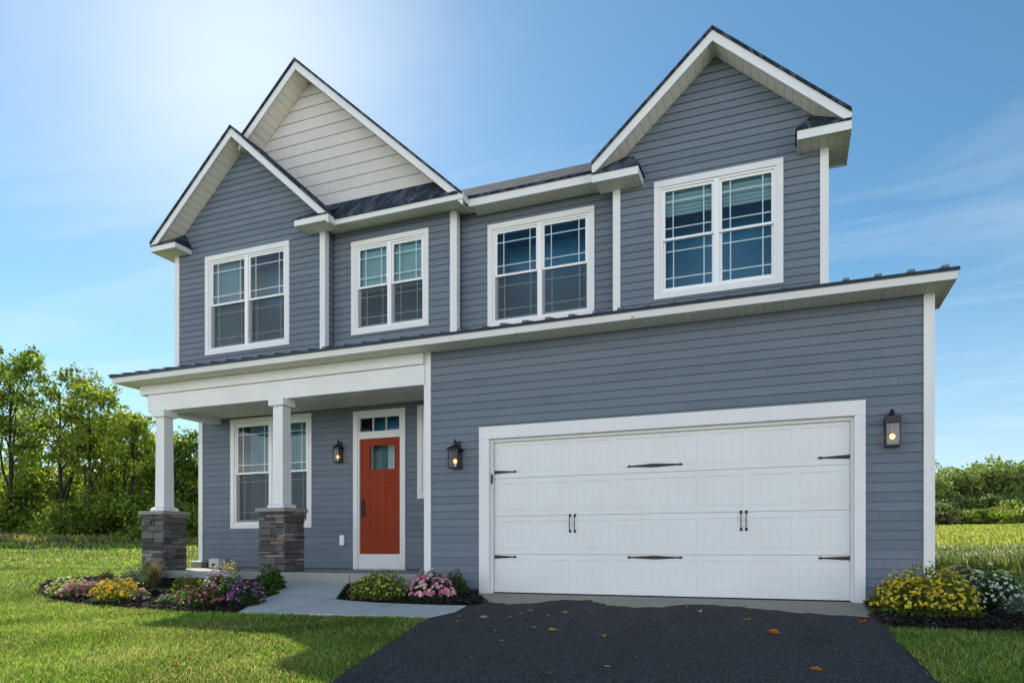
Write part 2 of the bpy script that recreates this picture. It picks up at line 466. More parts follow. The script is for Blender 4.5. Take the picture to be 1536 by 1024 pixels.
def groove(a, b, w=.010):
    n = 8
    for i in range(n):
        p = (a[0] + (b[0] - a[0]) * i / n, a[1] + (b[1] - a[1]) * i / n); q = (a[0] + (b[0] - a[0]) * (i + 1) / n, a[1] + (b[1] - a[1]) * (i + 1) / n)
        dx, dy = q[0] - p[0], q[1] - p[1]; L = math.hypot(dx, dy); nx_, ny_ = -dy / L * w / 2, dx / L * w / 2
        z1, z2 = g(*p) + .0395, g(*q) + .0395
        mb.quad((p[0] + nx_, p[1] + ny_, z1), (p[0] - nx_, p[1] - ny_, z1), (q[0] - nx_, q[1] - ny_, z2), (q[0] + nx_, q[1] + ny_, z2))
groove((-1.74, -1.40), (-1.92, -2.45)); groove((-2.92, -1.4), (-1.76, -1.40)); groove((-.75, -1.42), (-.80, -2.34))
o = mb.build('walkway_joints', M['rubber']); tag(o, kind='structure')

BED_L = [(-7.9, -1.35), (-7.4, -1.70), (-6.8, -1.98), (-6.1, -2.22), (-5.2, -2.40), (-4.2, -2.50), (-3.2, -2.54), (-2.46, -2.52), (-3.48, -.33), (-3.6, -.26), (-6.9, -.26), (-7.3, .2), (-8.0, -.3), (-8.4, -.9)]
BED_M = [(-2.26, -.33), (-1.10, -.30), (-1.05, .02), (-.18, .02), (-.1, -.4), (.22, -.75), (.36, -1.05), (.24, -1.35), (-.06, -1.39), (-1.72, -1.37)]
BED_R = [(4.99, -.04), (5.0, -.6), (5.01, -1.25), (5.09, -1.80), (6.0, -1.74), (7.2, -1.80), (8.4, -1.6), (8.6, -.6), (8.2, .9), (7.2, 1.9), (6.4, 2.2), (5.75, 1.9), (5.73, -.02)]
beds = []
for nm, P, sd in (('left', BED_L, 1), ('middle', BED_M, 2), ('right', BED_R, 3)):
    pp = smooth_poly(P, .025 if nm != 'middle' else .008, sd, .12); beds.append(pp)
    sheet('mulch_ground', pp, .018, M['mulch_base'], step=.2, mound=.035)

# mulch chips: countless shreds, one object per bed
def chips(poly, n, seed, label):
    r = np.random.default_rng(seed); P = np.array(poly)
    lo, hi = P.min(0), P.max(0); x = r.uniform(lo[0], hi[0], n * 3); y = r.uniform(lo[1], hi[1], n * 3)
    k = in_poly(x, y, poly); x = x[k][:n]; y = y[k][:n]; n = len(x)
    z = g_np(x, y) + .035 + r.uniform(0, .028, n)
    L = r.uniform(.015, .055, n); W = r.uniform(.005, .014, n); a = r.uniform(0, 2 * PI, n); til = r.uniform(-.5, .5, n); rol = r.uniform(-.6, .6, n)
    d = np.stack([np.cos(a), np.sin(a), til], 1) * L[:, None] / 1; w = np.stack([-np.sin(a), np.cos(a), rol], 1) * W[:, None]
    c = np.stack([x, y, z], 1)
    V = np.stack([c - d - w, c + d - w * .6, c + d + w * .7, c - d + w], 1).reshape(-1, 3)
    F = np.arange(n * 4).reshape(-1, 4)
    base = np.array([.020, .016, .015]); t = r.random(n)
    cc = base[None] * (0.5 + 1.6 * r.random(n)[:, None]); br = t > .9; cc[br] = np.array([.16, .12, .09]) * (.5 + r.random(br.sum())[:, None])
    ob = np_mesh('mulch', V, F, M['mulch'], np.repeat(cc, 4, 0)); tag(ob, label, 'mulch', kind='stuff')
chips(beds[0], 26000, 11, 'dark shredded mulch in the long bed left of the walkway')
chips(beds[1], 9000, 12, 'dark shredded mulch in the bed between walkway and garage')
chips(beds[2], 17000, 13, 'dark shredded mulch in the bed at the garage right corner')

# ------------------------------------------------------------------ HOUSE
house = empty('house', (0, 0, 0), 'blue grey two storey house with white trim, three gables and a white garage door', 'house')
H = house
def wall(poly, openings, frame, name='wall', mat='siding', course=.116, z0=Z0S, lap=.013, parent=H, gap=.0065):
    """poly convex (u,z); frame maps (u,z,out) to world"""
    mb = MB(); zs = [p[1] for p in poly]; zmin, zmax = min(zs), max(zs)
    k0 = math.floor((zmin - z0) / course); k1 = math.ceil((zmax - z0) / course)
    for k in range(k0, k1):
        ca, cb = z0 + k * course, z0 + (k + 1) * course
        cuts = sorted({ca, cb} | {q for o_ in openings for q in (o_[2], o_[3]) if ca < q < cb})
        for a, b in zip(cuts[:-1], cuts[1:]):
            band = clip(clip(poly, 1, a, True), 1, b, False)
            if len(band) < 3: continue
            u0, u1 = min(p[0] for p in band), max(p[0] for p in band)
            iv = sorted((o_[0], o_[1]) for o_ in openings if o_[2] < b - 1e-6 and o_[3] > a + 1e-6)
            segs = []; cur = u0
            for (s0, s1) in iv:
                if s1 <= cur or s0 >= u1: continue
                if s0 > cur: segs.append((cur, s0))
                cur = max(cur, s1)
            if cur < u1: segs.append((cur, u1))
            for s0, s1 in segs:
                pc = clip(clip(band, 0, s0, True), 0, s1, False)
                if len(pc) < 3: continue
                out = lambda z: lap * (1 - (z - ca) / course)
                top = abs(b - cb) < 1e-9
                if top: # board top tucks into a narrow crevice below the next board's lip
                    pm = clip(pc, 1, cb - gap, False); pg = clip(pc, 1, cb - gap, True)
                else: pm, pg = pc, []
                if len(pm) >= 3: mb.add([frame(p[0], p[1], out(p[1])) for p in pm], [tuple(range(len(pm)))])
                if len(pg) >= 3:
                    mb.add([frame(p[0], p[1], -.008) for p in pg], [tuple(range(len(pg)))])
                    l0, l1 = min(p[0] for p in pg), max(p[0] for p in pg); zz = cb - gap
                    mb.quad(frame(l0, zz, out(zz)), frame(l1, zz, out(zz)), frame(l1, zz, -.008), frame(l0, zz, -.008))
            if abs(a - ca) < 1e-9:
                low = clip(clip(poly, 1, ca - 1e-5, True), 1, ca + 1e-5, False)
                if len(low) >= 3:
                    for s0, s1 in segs:
                        l0, l1 = max(s0, min(p[0] for p in low)), min(s1, max(p[0] for p in low))
                        if l1 > l0: mb.quad(frame(l0, ca, lap), frame(l1, ca, lap), frame(l1, ca, -.008), frame(l0, ca, -.008))
    return mb.build(name, M[mat], parent)
front = lambda Y: (lambda u, z, o_: (u, Y - o_, z))
rightw = lambda X: (lambda u, z, o_: (X + o_, u, z))
leftw = lambda X: (lambda u, z, o_: (X - o_, u, z))
rect = lambda a, b, c, d: [(a, c), (b, c), (b, d), (a, d)]

def boxes(name, mat, parent, lst, bevel=0):
    for b in lst:
        mb = MB(); mb.box(*b); o_ = mb.build(name, M[mat], parent, bevel)

# openings -----------------------------------------------------------
GD = (0.0, 4.88, 0.0, 2.318)
W_LOW = (-6.376, -4.378, 1.10, 3.30)
W1 = (-6.436, -4.413, 4.445, 6.36)
W2 = (-3.232, -1.650, 4.54, 6.225)
W3 = (-.628, 1.239, 4.42, 6.175)
W4 = (2.244, 4.058, 4.425, 6.19)
SIDE = (-2.067, -1.40, 1.59, 3.26)
ED = (-3.43, -2.314, .312, 3.245)
shr = lambda w, d=.05: (w[0] + d, w[1] - d, w[2] + d, w[3] - d)

wall(rect(-.98, 5.62, .10, 3.70), [(GD[0] - .1, GD[1] + .1, -1, GD[3] + .1)], front(0))
wall(rect(-7.12, -1.07, .32, 3.62), [shr(W_LOW), (ED[0] + .05, ED[1] - .05, -1, ED[3] - .05), shr(SIDE)], front(1.5))
wall(rect(0.03, 1.5, .10, 3.70), [], leftw(-1.07))
wall([(0.09, .10), (7.0, .10), (7.0, 5.70), (0.09, 3.90)], [], rightw(5.71))
wall(rect(1.5, 12.3, .2, 6.6), [], leftw(-7.2))
G1 = dict(x0=-7.44, xa=-5.43, x1=-3.27, za=8.49, s=.91)
def top1(x): return G1['za'] - G1['s'] * abs(x - G1['xa'])
c1 = .175
wall([(-7.11, 4.10), (-3.73, 4.10), (-3.73, top1(-3.73) - c1), (-5.43, 8.49 - c1), (-7.11, top1(-7.11) - c1)], [shr(W1)], front(.9))
wall(rect(.98, 1.15, 4.1, 6.46), [], rightw(-3.641))
wall(rect(.98, 1.5, 4.1, 6.6), [], leftw(-7.2))
wall(rect(-3.62, -1.235, 4.1, 6.47), [shr(W2)], front(1.15))
wall(rect(1.23, 1.36, 4.1, 6.42), [], rightw(-1.13))
wall(rect(-1.12, 1.64, 4.1, 6.42), [shr(W3)], front(1.36))
wall(rect(1.12, 1.4, 4.1, 6.42), [], leftw(1.64))
za3, xa3, s3 = 8.03, 3.13, .887
top3 = lambda x: za3 - s3 * abs(x - xa3)
wall([(1.73, 4.1), (4.53, 4.1), (4.53, top3(4.53) - c1), (xa3, za3 - c1), (1.73, top3(1.73) - c1)], [shr(W4)], front(1.05))
wall(rect(1.12, 12.3, 4.1, 6.30), [], rightw(4.614))
wall(rect(7.1, 12.3, .2, 4.1), [], rightw(4.614))
# big cream gable
ZA2, XA2, S2 = 9.535, -4.15, .912
top2 = lambda x: ZA2 - S2 * abs(x - XA2)
wall([(-6.6, top2(-6.6) - c1), (-6.6, 6.9), (-1.3, 6.9), (-1.3, top2(-1.3) - c1), (XA2, ZA2 - c1)], [], front(1.15), mat='cream_siding', course=.212, z0=7.0, lap=.012)
# back wall, unseen; house depth stretched so its shadow covers the right lawn
boxes('wall', 'siding', H, [(-7.19, 4.60, 12.3, 12.4, .1, 6.45), (4.63, 5.70, 7.0, 7.1, .1, 5.55)])
mb = MB(); mb.prism([(-7.2, 6.5), (-.9, 6.5), (-4.15, 9.35)], 'y', 12.3, 12.38); mb.build('wall', M['siding'], H)

# foundation strip
boxes('foundation', 'foundation', H, [(-1.05, -.163, .012, .12, -.3, .095), (5.004, 5.69, .012, .12, -.3, .095), (5.60, 5.695, .12, 7, -.3, .095), (-7.18, -7.08, 1.55, 12.3, -.3, .31)])

# corner boards --------------------------------------------------------
def cb(x0, x1, y, z0, z1, ret=.09, side=0):
    mb = MB(); mb.box(x0, x1, y - .028, y, z0, z1)
    if side: # leg on the return face
        xa, xb = (x1, x1 + .026) if side > 0 else (x0 - .026, x0)
        mb.box(xa, xb, y - .028, y + ret, z0, z1)
    return mb.build('corner_board', M['trim'], H, .003)
cb(-1.07, -.98, 0, .10, 3.698, side=-1)
cb(5.62, 5.71, 0, .10, 3.698, side=1)
cb(-7.2, -7.12, 1.5, .31, 3.69, side=-1)
cb(-7.2, -7.11, .9, 4.1, 6.6, side=-1)
cb(-3.73, -3.641, .9, 4.1, 6.44, side=1)
cb(-1.235, -1.13, 1.15, 4.1, 6.43, side=1)
cb(1.64, 1.73, 1.05, 4.1, 6.22, side=-1)
cb(4.53, 4.614, 1.05, 4.1, 6.25, side=1)

# windows ---------------------------------------------------------------
def casing(w, Y, tw=.095, d=.032, parent=H, name='window', bot=None):
    x0, x1, z0, z1 = w; mb = MB(); b = bot if bot is not None else tw
    mb.box(x0, x0 + tw, Y - d, Y + .02, z0 + b, z1 - tw); mb.box(x1 - tw, x1, Y - d, Y + .02, z0 + b, z1 - tw)
    mb.box(x0, x1, Y - d - .002, Y + .02, z1 - tw, z1); mb.box(x0, x1, Y - d - .002, Y + .02, z0, z0 + b)
    return mb.build(name, M['trim'], parent, .003)
def ring(mb, x0, x1, z0, z1, y0, y1, t, tb=None):
    tb = tb or t
    mb.box(x0, x0 + t, y0, y1, z0, z1); mb.box(x1 - t, x1, y0, y1, z0, z1)
    mb.box(x0 + t, x1 - t, y0, y1, z1 - t, z1); mb.box(x0 + t, x1 - t, y0, y1, z0, z0 + tb)
def window(w, Y, room='room_blue', units=2, curtain=None, tw=.095, label=None, low_screen=True):
    W = casing(w, Y, tw)
    if label: W['label'] = label
    x0, x1, z0, z1 = w[0] + tw, w[1] - tw, w[2] + tw, w[3] - tw
    fr = MB(); ring(fr, x0, x1, z0, z1, Y - .012, Y + .09, .03)
    mw = .075; um = []
    if units == 2:
        xm = (x0 + x1) / 2; fr.box(xm - mw / 2, xm + mw / 2, Y - .016, Y + .09, z0 + .03, z1 - .03)
        um = [(x0 + .03, xm - mw / 2), (xm + mw / 2, x1 - .03)]
    else: um = [(x0 + .03, x1 - .03)]
    fr.build('frame', M['vinyl'], W, .002)
    zm = (z0 + z1) / 2 + .01
    for (a, b) in um:
        up = MB(); ring(up, a, b, zm - .02, z1 - .03, Y + .012, Y + .045, .035); up.build('sash', M['vinyl'], W, .002)
        lo = MB(); ring(lo, a, b, z0 + .03, zm + .018, Y + .05, Y + .085, .035, .05); lo.build('sash', M['vinyl'], W, .002)
        mb = MB(); mb.quad((a + .035, Y + .03, zm + .015), (b - .035, Y + .03, zm + .015), (b - .035, Y + .03, z1 - .065), (a + .035, Y + .03, z1 - .065)); mb.build('pane', M['glass'], W)
        mb = MB(); mb.quad((a + .035, Y + .068, z0 + .08), (b - .035, Y + .068, z0 + .08), (b - .035, Y + .068, zm - .017), (a + .035, Y + .068, zm - .017)); mb.build('pane', M['glass'], W)
        for (p0, p1, yy) in ((zm + .015, z1 - .065, Y + .034), (z0 + .08, zm - .017, Y + .072)):
            gr = MB(); aa, bb = a + .035, b - .035; iw = .115 if units == 2 else .08; t = .008
            for xx in (aa + iw, bb - iw): gr.box(xx - t, xx + t, yy, yy + .006, p0, p1)
            for zz in (p0 + .15, p1 - .15): gr.box(aa, bb, yy - .0005, yy + .0065, zz - t, zz + t)
            gr.build('grille', M['grille'], W)
        if low_screen:
            sc = MB(); sc.quad((a + .01, Y + .02, z0 + .035), (b - .01, Y + .02, z0 + .035), (b - .01, Y + .02, zm - .02), (a + .01, Y + .02, zm - .02)); sc.build('insect_screen', M['screen'], W)
    # the dim room behind, closed on five sides
    rm = MB(); d0, d1 = Y + .10, Y + .75; e = .0
    A = (x0 - e, x1 + e, z0 - e, z1 + e)
    rm.quad((A[0], d1, A[2]), (A[1], d1, A[2]), (A[1], d1, A[3]), (A[0], d1, A[3]))
    rm.quad((A[0], d0, A[2]), (A[0], d1, A[2]), (A[0], d1, A[3]), (A[0], d0, A[3]))
    rm.quad((A[1], d0, A[2]), (A[1], d1, A[2]), (A[1], d1, A[3]), (A[1], d0, A[3]))
    rm.quad((A[0], d0, A[2]), (A[1], d0, A[2]), (A[1], d1, A[2]), (A[0], d1, A[2]))
    rm.quad((A[0], d0, A[3]), (A[1], d0, A[3]), (A[1], d1, A[3]), (A[0], d1, A[3]))
    rm.build('room', M[room], W)
    return W, (x0, x1, z0, z1, zm, um)
def drape(W, xa, xb, za, zb, y, mat='curtain', folds=7, amp=.02):
    mb = MB(); n = folds * 8
    pts = [(xa + (xb - xa) * i / n, y + amp * math.sin(i / n * folds * 2 * PI + 1) + amp * .4 * math.sin(i * 1.7)) for i in range(n + 1)]
    for (p, q) in zip(pts[:-1], pts[1:]): mb.quad((p[0], p[1], za), (q[0], q[1], za), (q[0], q[1], zb), (p[0], p[1], zb))
    return mb.build('curtain', M[mat], W, smooth=True)

W, (x0, x1, z0, z1, zm, um) = window(W1, .9, 'room_blue')
drape(W, x0, um[0][0] + .62, z0, z1, 1.04)
W, (x0, x1, z0, z1, zm, um) = window(W2, 1.15, 'room_grey')
mb = MB()
for a, b in um: mb.box(a, b, 1.262, 1.272, zm - .06, z1)
mb.build('roller_shade', M['shade'], W)
W, _ = window(W3, 1.36, 'room_blue')
W, (x0, x1, z0, z1, zm, um) = window(W4, 1.05, 'room_blue', low_screen=False)
mb = MB()
for i in range(7):
    zt = z1 - .02 - i * .055; mb.box(x0 + .03, x1 - .03, 1.165, 1.172, zt - .048, zt)
mb.build('roller_shade', M['shade'], W)
W, (x0, x1, z0, z1, zm, um) = window(W_LOW, 1.5, 'room_teal')
drape(W, x0 + .25, um[0][1] - .14, z0, z1, 1.66); drape(W, um[1][0] + .22, x1, z0, z1, 1.66)
W, (x0, x1, z0, z1, zm, um) = window(SIDE, 1.5, 'room_grey', units=1)
drape(W, x0, x1, z0, z1, 1.64, 'shade')

# entry door --------------------------------------------------------------
Y = 1.5
D = MB(); x0, x1, z0, z1 = ED
D.box(x0, x0 + .10, Y - .035, Y + .03, z0, z1 - .1); D.box(x1 - .10, x1, Y - .035, Y + .03, z0, z1 - .1); D.box(x0, x1, Y - .037, Y + .03, z1 - .1, z1)
D.box(x0 + .1, x1 - .1, Y - .022, Y + .03, 2.725, 2.825)            # transom bar
D.box(x0 + .1, x1 - .1, Y - .012, Y + .03, z0, .598)               # white threshold panel
D.box(x0 + .1, x0 + .132, Y - .02, Y + .05, .598, 2.725); D.box(x1 - .119, x1 - .1, Y - .02, Y + .05, .598, 2.725)
door_frame = D.build('door_frame', M['trim'], H, .003)
mb = MB(); mb.box(x0 + .12, x1 - .12, Y - .030, Y - .012, .34, .36); mb.build('threshold', M['vinyl'], door_frame)
d0, d1, e0, e1 = -3.297, -2.434, .602, 2.722
dm = MB(); yf = Y + .012
fx = [d0, -3.105, -2.885, -2.752, -2.535, d1]
fz = [e0, .89, 1.805, 1.885, 2.085, 2.135, 2.615, e1]
def panel(mb, a, b, c, d, yf, dep=.014, bev=.016):
    o_ = [(a, yf, c), (b, yf, c), (b, yf, d), (a, yf, d)]; i_ = [(a + bev, yf + dep, c + bev), (b - bev, yf + dep, c + bev), (b - bev, yf + dep, d - bev), (a + bev, yf + dep, d - bev)]
    for k in range(4): mb.quad(o_[k], o_[(k + 1) % 4], i_[(k + 1) % 4], i_[k])
    j_ = [(a + bev * 2.2, yf + dep * .35, c + bev * 2.2), (b - bev * 2.2, yf + dep * .35, c + bev * 2.2), (b - bev * 2.2, yf + dep * .35, d - bev * 2.2), (a + bev * 2.2, yf + dep * .35, d - bev * 2.2)]
    for k in range(4): mb.quad(i_[k], i_[(k + 1) % 4], j_[(k + 1) % 4], j_[k])
    mb.quad(*j_)
for i in range(5):
    for j in range(7):
        a, b, c, d = fx[i], fx[i + 1], fz[j], fz[j + 1]
        if j == 5 and 1 <= i <= 3: continue
        if i in (1, 3) and j in (1, 3): panel(dm, a, b, c, d, yf)
        else: dm.quad((a, yf, c), (b, yf, c), (b, yf, d), (a, yf, d))
dm.box(d0, d1, yf + .04, yf + .045, e0, 2.13); dm.box(d0, d1, yf + .04, yf + .045, 2.62, e1)
FD = dm.build('front_door', M['red_door'], H)
mb = MB(); ring(mb, -3.105, -2.535, 2.135, 2.615, yf - .006, yf + .03, .02); mb.build('glass_frame', M['red_door'], FD)
mb = MB(); mb.quad((-3.085, yf + .012, 2.155), (-2.555, yf + .012, 2.155), (-2.555, yf + .012, 2.595), (-3.085, yf + .012, 2.595)); mb.build('pane', M['glass'], FD)
mb = MB(); mb.quad((-3.2, yf + .3, 2.0), (-2.45, yf + .3, 2.0), (-2.45, yf + .3, 2.66), (-3.2, yf + .3, 2.66)); mb.build('inner_shade', M['shade'], FD)
mb = MB(); mb.box(-3.0, -2.89, yf + .26, yf + .28, 2.0, 2.66); mb.build('inner_post', M['room_teal'], FD)
mb = MB(); mb.box(-3.262, -3.195, yf - .012, yf - .001, 1.28, 1.60); mb.tube([(-3.228, yf - .012, 1.56), (-3.228, yf - .055, 1.54), (-3.228, yf - .06, 1.44), (-3.228, yf - .055, 1.34), (-3.228, yf - .012, 1.32)], [.011] * 5, 8)
mb.box(-3.245, -3.212, yf - .03, yf - .012, 1.60, 1.635); mb.build('handle', M['black_metal'], FD)
TR = MB(); ring(TR, x0 + .10, x1 - .10, 2.825, z1 - .10, Y - .012, Y + .05, .035)
w3 = (x1 - x0 - .2 - .07) / 3
for k in (1, 2): TR.box(x0 + .135 + w3 * k - .008, x0 + .135 + w3 * k + .008, Y - .004, Y + .045, 2.86, z1 - .135)
TR = TR.build('transom', M['trim'], H, .002)
mb = MB(); mb.quad((x0 + .135, Y + .02, 2.86), (x1 - .135, Y + .02, 2.86), (x1 - .135, Y + .02, z1 - .135), (x0 + .135, Y + .02, z1 - .135)); mb.build('pane', M['glass'], TR)
mb = MB(); mb.quad((x0 + .1, Y + .5, 2.6), (x1 - .1, Y + .5, 2.6), (x1 - .1, Y + .5, z1), (x0 + .1, Y + .5, z1)); mb.quad((x0 + .1, Y + .06, z1 - .09), (x1 - .1, Y + .06, z1 - .09), (x1 - .1, Y + .5, z1), (x0 + .1, Y + .5, z1)); mb.build('room', M['room_blue'], TR)

# garage door ---------------------------------------------------------------
mb = MB(); tw = .163
mb.box(-tw, 0, -.034, .03, -.03, 2.318); mb.box(4.88, 4.88 + .125, -.034, .03, -.03, 2.318); mb.box(-tw, 4.88 + .125, -.036, .03, 2.318, 2.50)
GT = mb.build('garage_casing', M['trim'], H, .003)
mb = MB(); mb.box(-.06, 0.0, .03, .16, 0, 2.33); mb.box(4.88, 4.94, .03, .16, 0, 2.33); mb.box(-.06, 4.94, .03, .16, 2.318, 2.38)
mb.box(0.0, .035, .045, .085, .03, 2.318); mb.box(4.845, 4.88, .045, .085, .03, 2.318); mb.box(.035, 4.845, .045, .085, 2.275, 2.318)
mb.build('jamb', M['trim'], GT, .002)
gd = MB(); yf = .095; nrow = 4; zb, zt = .045, 2.30; sh = (zt - zb) / nrow
stile = .085; pair_gap = .085
wd = 4.88; cols = []
pw = (wd - .12 * 2 - 7 * stile) / 8
for i in range(8): a = .12 + i * (pw + stile); cols.append((a, a + pw))
def bead(mb, a, b, c, d, y):
    """recessed long panel with vertical bead grooves"""
    bev = .011; dep = .0055
    o_ = [(a, yf, c), (b, yf, c), (b, yf, d), (a, yf, d)]; i_ = [(a + bev, yf + dep, c + bev), (b - bev, yf + dep, c + bev), (b - bev, yf + dep, d - bev), (a + bev, yf + dep, d - bev)]
    for k in range(4): mb.quad(o_[k], o_[(k + 1) % 4], i_[(k + 1) % 4], i_[k])
    bev2 = .026; j_ = [(a + bev2, yf + .003, c + bev2), (b - bev2, yf + .004, c + bev2), (b - bev2, yf + .004, d - bev2), (a + bev2, yf + .004, d - bev2)]
    for k in range(4): mb.quad(i_[k], i_[(k + 1) % 4], j_[(k + 1) % 4], j_[k])
    xa, xb = a + bev2, b - bev2; n = 4; w = (xb - xa) / n
    prof = [(xa, yf + .004)]
    for k in range(1, n): prof += [(xa + k * w - .005, yf + .004), (xa + k * w, yf + .0065), (xa + k * w + .005, yf + .004)]
    prof.append((xb, yf + .004))
    for p, q in zip(prof[:-1], prof[1:]): mb.quad((p[0], p[1], c + bev2), (q[0], q[1], c + bev2), (q[0], q[1], d - bev2), (p[0], p[1], d - bev2))
for r_ in range(nrow):
    a0, a1 = zb + r_ * sh + .003, zb + (r_ + 1) * sh - .003
    c0, c1_ = a0 + .075, a1 - .075
    xl = .036
    gd.quad((xl, yf, a0), (4.844, yf, a0), (4.844, yf, c0), (xl, yf, c0)); gd.quad((xl, yf, c1_), (4.844, yf, c1_), (4.844, yf, a1), (xl, yf, a1))
    gd.quad((xl, yf, a0), (4.844, yf, a0), (4.844, yf + .02, a0 - .003), (xl, yf + .02, a0 - .003)); gd.quad((xl, yf, a1), (4.844, yf, a1), (4.844, yf + .02, a1 + .003), (xl, yf + .02, a1 + .003))
    prev = xl
    for (a, b) in cols:
        gd.quad((prev, yf, c0), (a, yf, c0), (a, yf, c1_), (prev, yf, c1_)); bead(gd, a, b, c0, c1_, yf); prev = b
    gd.quad((prev, yf, c0), (4.844, yf, c0), (4.844, yf, c1_), (prev, yf, c1_))
gd.quad((0, yf + .03, 0.04), (4.88, yf + .03, 0.04), (4.88, yf + .03, 2.318), (0, yf + .03, 2.318))
GDo = gd.build('garage_door', M['door_white'], H)
mb = MB(); mb.box(.036, 4.844, yf + .002, yf + .03, .012, .046); mb.build('bottom_seal', M['rubber'], GDo)
mb = MB(); mb.box(.03, 4.85, yf + .035, yf + .2, -.02, .4); mb.build('garage_interior', M['rubber'], GDo)
def strap(xa, xb, z):
    """tapered strap hinge with a spear tip; xa is the wide end"""
    s_ = 1 if xb > xa else -1; y0, y1 = yf - .012, yf - .002; mb = MB()
    L = abs(xb - xa); P = [(0, .026), (.04, .024), (L * .8, .010), (L * .86, .010), (L * .90, .022), (L * .93, .012), (L, .002)]
    poly = [(xa + s_ * p[0], z + p[1]) for p in P] + [(xa + s_ * p[0], z - p[1]) for p in reversed(P)]
    for i in range(len(P) - 1):
        a, b = P[i], P[i + 1]
        mb.prism([(xa + s_ * a[0], z - a[1]), (xa + s_ * b[0], z - b[1]), (xa + s_ * b[0], z + b[1]), (xa + s_ * a[0], z + a[1])], 'y', y0, y1)
    for q in (.06, L * .5): mb.sphere((xa + s_ * q, y0, z), .008, 6, 4)
    mb.build('strap_hinge', M['black_metal'], GDo)
for z in (.571, 1.831):
    strap(.045, .40, z); strap(2.42, 2.04, z); strap(2.425, 2.81, z); strap(4.84, 4.47, z)
for (xh, zh) in ((1.218, 1.055), (1.29, 1.055), (3.553, 1.057), (3.618, 1.057)):
    mb = MB(); mb.tube([(xh, yf - .002, zh + .115), (xh, yf - .035, zh + .10), (xh, yf - .042, zh), (xh, yf - .035, zh - .10), (xh, yf - .002, zh - .115)], [.010, .008, .008, .008, .010], 8)
    mb.box(xh - .016, xh + .016, yf - .006, yf - .001, zh + .095, zh + .135); mb.box(xh - .016, xh + .016, yf - .006, yf - .001, zh - .135, zh - .095)
    mb.build('handle', M['black_metal'], GDo)
mb = MB(); mb.box(.006, .022, .035, .0445, 1.66, 1.80); mb.box(.030, .036, .038, .0445, 1.665, 1.795); mb.build('track_bracket', M['black_metal'], GT)

# porch ----------------------------------------------------------------------
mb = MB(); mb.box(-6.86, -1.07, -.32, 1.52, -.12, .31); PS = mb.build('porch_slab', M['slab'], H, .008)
mb = MB(); mb.box(-2.262, -2.252, -.3215, -.31, -.1, .3); mb.build('slab_joint', M['rubber'], PS)
mb = MB()
mb.box(-7.02, -1.075, -.095, .30, 3.525, 3.695)                        # frieze
mb.box(-6.87, -1.075, -.05, .26, 3.215, 3.523)                         # beam
mb.box(-6.905, -6.872, -.03, .24, 3.25, 3.52)
mb.box(-6.86, -6.60, .262, 1.47, 3.222, 3.52); mb.box(-7.0, -6.58, .302, 1.47, 3.524, 3.69)
mb.build('porch_beam', M['trim'], H, .004)
mb = MB(); mb.box(-6.598, -1.078, .262, 1.485, 3.335, 3.36); mb.build('porch_ceiling', M['ceiling'], H)
rr = random.Random(5)
def pier(cx, cy, h, z0, z1, parent):
    """dry-stacked ledge stone: each stone its own block, one mesh"""
    mb = MB()
    pal = [(.12, .115, .11), (.19, .18, .17), (.26, .25, .235), (.15, .13, .115), (.095, .095, .10), (.34, .32, .29), (.19, .15, .12), (.15, .15, .155), (.11, .10, .095)]
    mb.col = (.03, .028, .026); mb.box(cx - h + .03, cx + h - .03, cy - h + .03, cy + h - .03, z0, z1)
    for face in range(4):
        z = z0
        while z < z1 - .001:
            hh = rr.choice([.025, .03, .04, .05, .065, .09, .12]); hh = min(hh, z1 - z)
            if z1 - z - hh < .02: hh = z1 - z
            u = -h
            while u < h - .001:
                L = rr.uniform(.07, .36); L = min(L, h - u)
                if h - u - L < .05: L = h - u
                p = rr.uniform(.0, .028); gp = .004
                c = rr.choice(pal); k = rr.uniform(.7, 1.25); mb.col = tuple(q * k for q in c)
                a, b = u + (gp if u > -h + .001 else 0), u + L - gp; c0, d0_ = z + gp * .6, z + hh - gp * .6
                w = .035
                j = [rr.uniform(-.006, .006) for _ in range(8)]
                # outer quad slightly irregular
                quad = [(a + j[0], c0 + j[1] * .5), (b + j[2], c0 + j[3] * .5), (b + j[4], d0_ + j[5] * .5), (a + j[6], d0_ + j[7] * .5)]
                vs = []
                for dd, ins in ((w, 0), (-p + .008, 0), (-p, .008)):
                    for n_, (qu, qz) in enumerate(quad):
                        su = ins * (1 if n_ in (0, 3) else -1); sz_ = ins * (1 if n_ in (0, 1) else -1)
                        uu, zz = qu + su, qz + sz_; dist = h - dd
                        if face == 0: vs.append((cx + uu, cy - dist, zz))
                        elif face == 1: vs.append((cx + dist, cy + uu, zz))
                        elif face == 2: vs.append((cx + uu, cy + dist, zz))
                        else: vs.append((cx - dist, cy + uu, zz))
                fs = []
                for l in (0, 4):
                    for k_ in range(4): fs.append((l + k_, l + (k_ + 1) % 4, l + 4 + (k_ + 1) % 4, l + 4 + k_))
                fs.append((8, 9, 10, 11)); mb.add(vs, fs)
                u += L
            z += hh
    return mb.build('stone_pier', M['stone'], parent, colors=True)
for (cx, cy) in ((-6.512, .0), (-3.84, .0)):
    col = MB(); col.frustum(cx, cy, 1.44, 3.09, .112, .100); col.frustum(cx, cy, 3.09, 3.214, .155, .155); col.frustum(cx, cy, 3.085, 3.10, .13, .157)
    col.frustum(cx, cy, 1.372, 1.425, .165, .165); col.frustum(cx, cy, 1.425, 1.45, .165, .13)
    PC = col.build('porch_column', M['trim'], H, .003)
    pier(cx, cy, .255, .311, 1.305, PC)
    mb = MB(); mb.box(cx - .305, cx + .305, cy - .305, cy + .305, 1.306, 1.371); mb.build('cap_stone', M['capstone'], PC, .008)

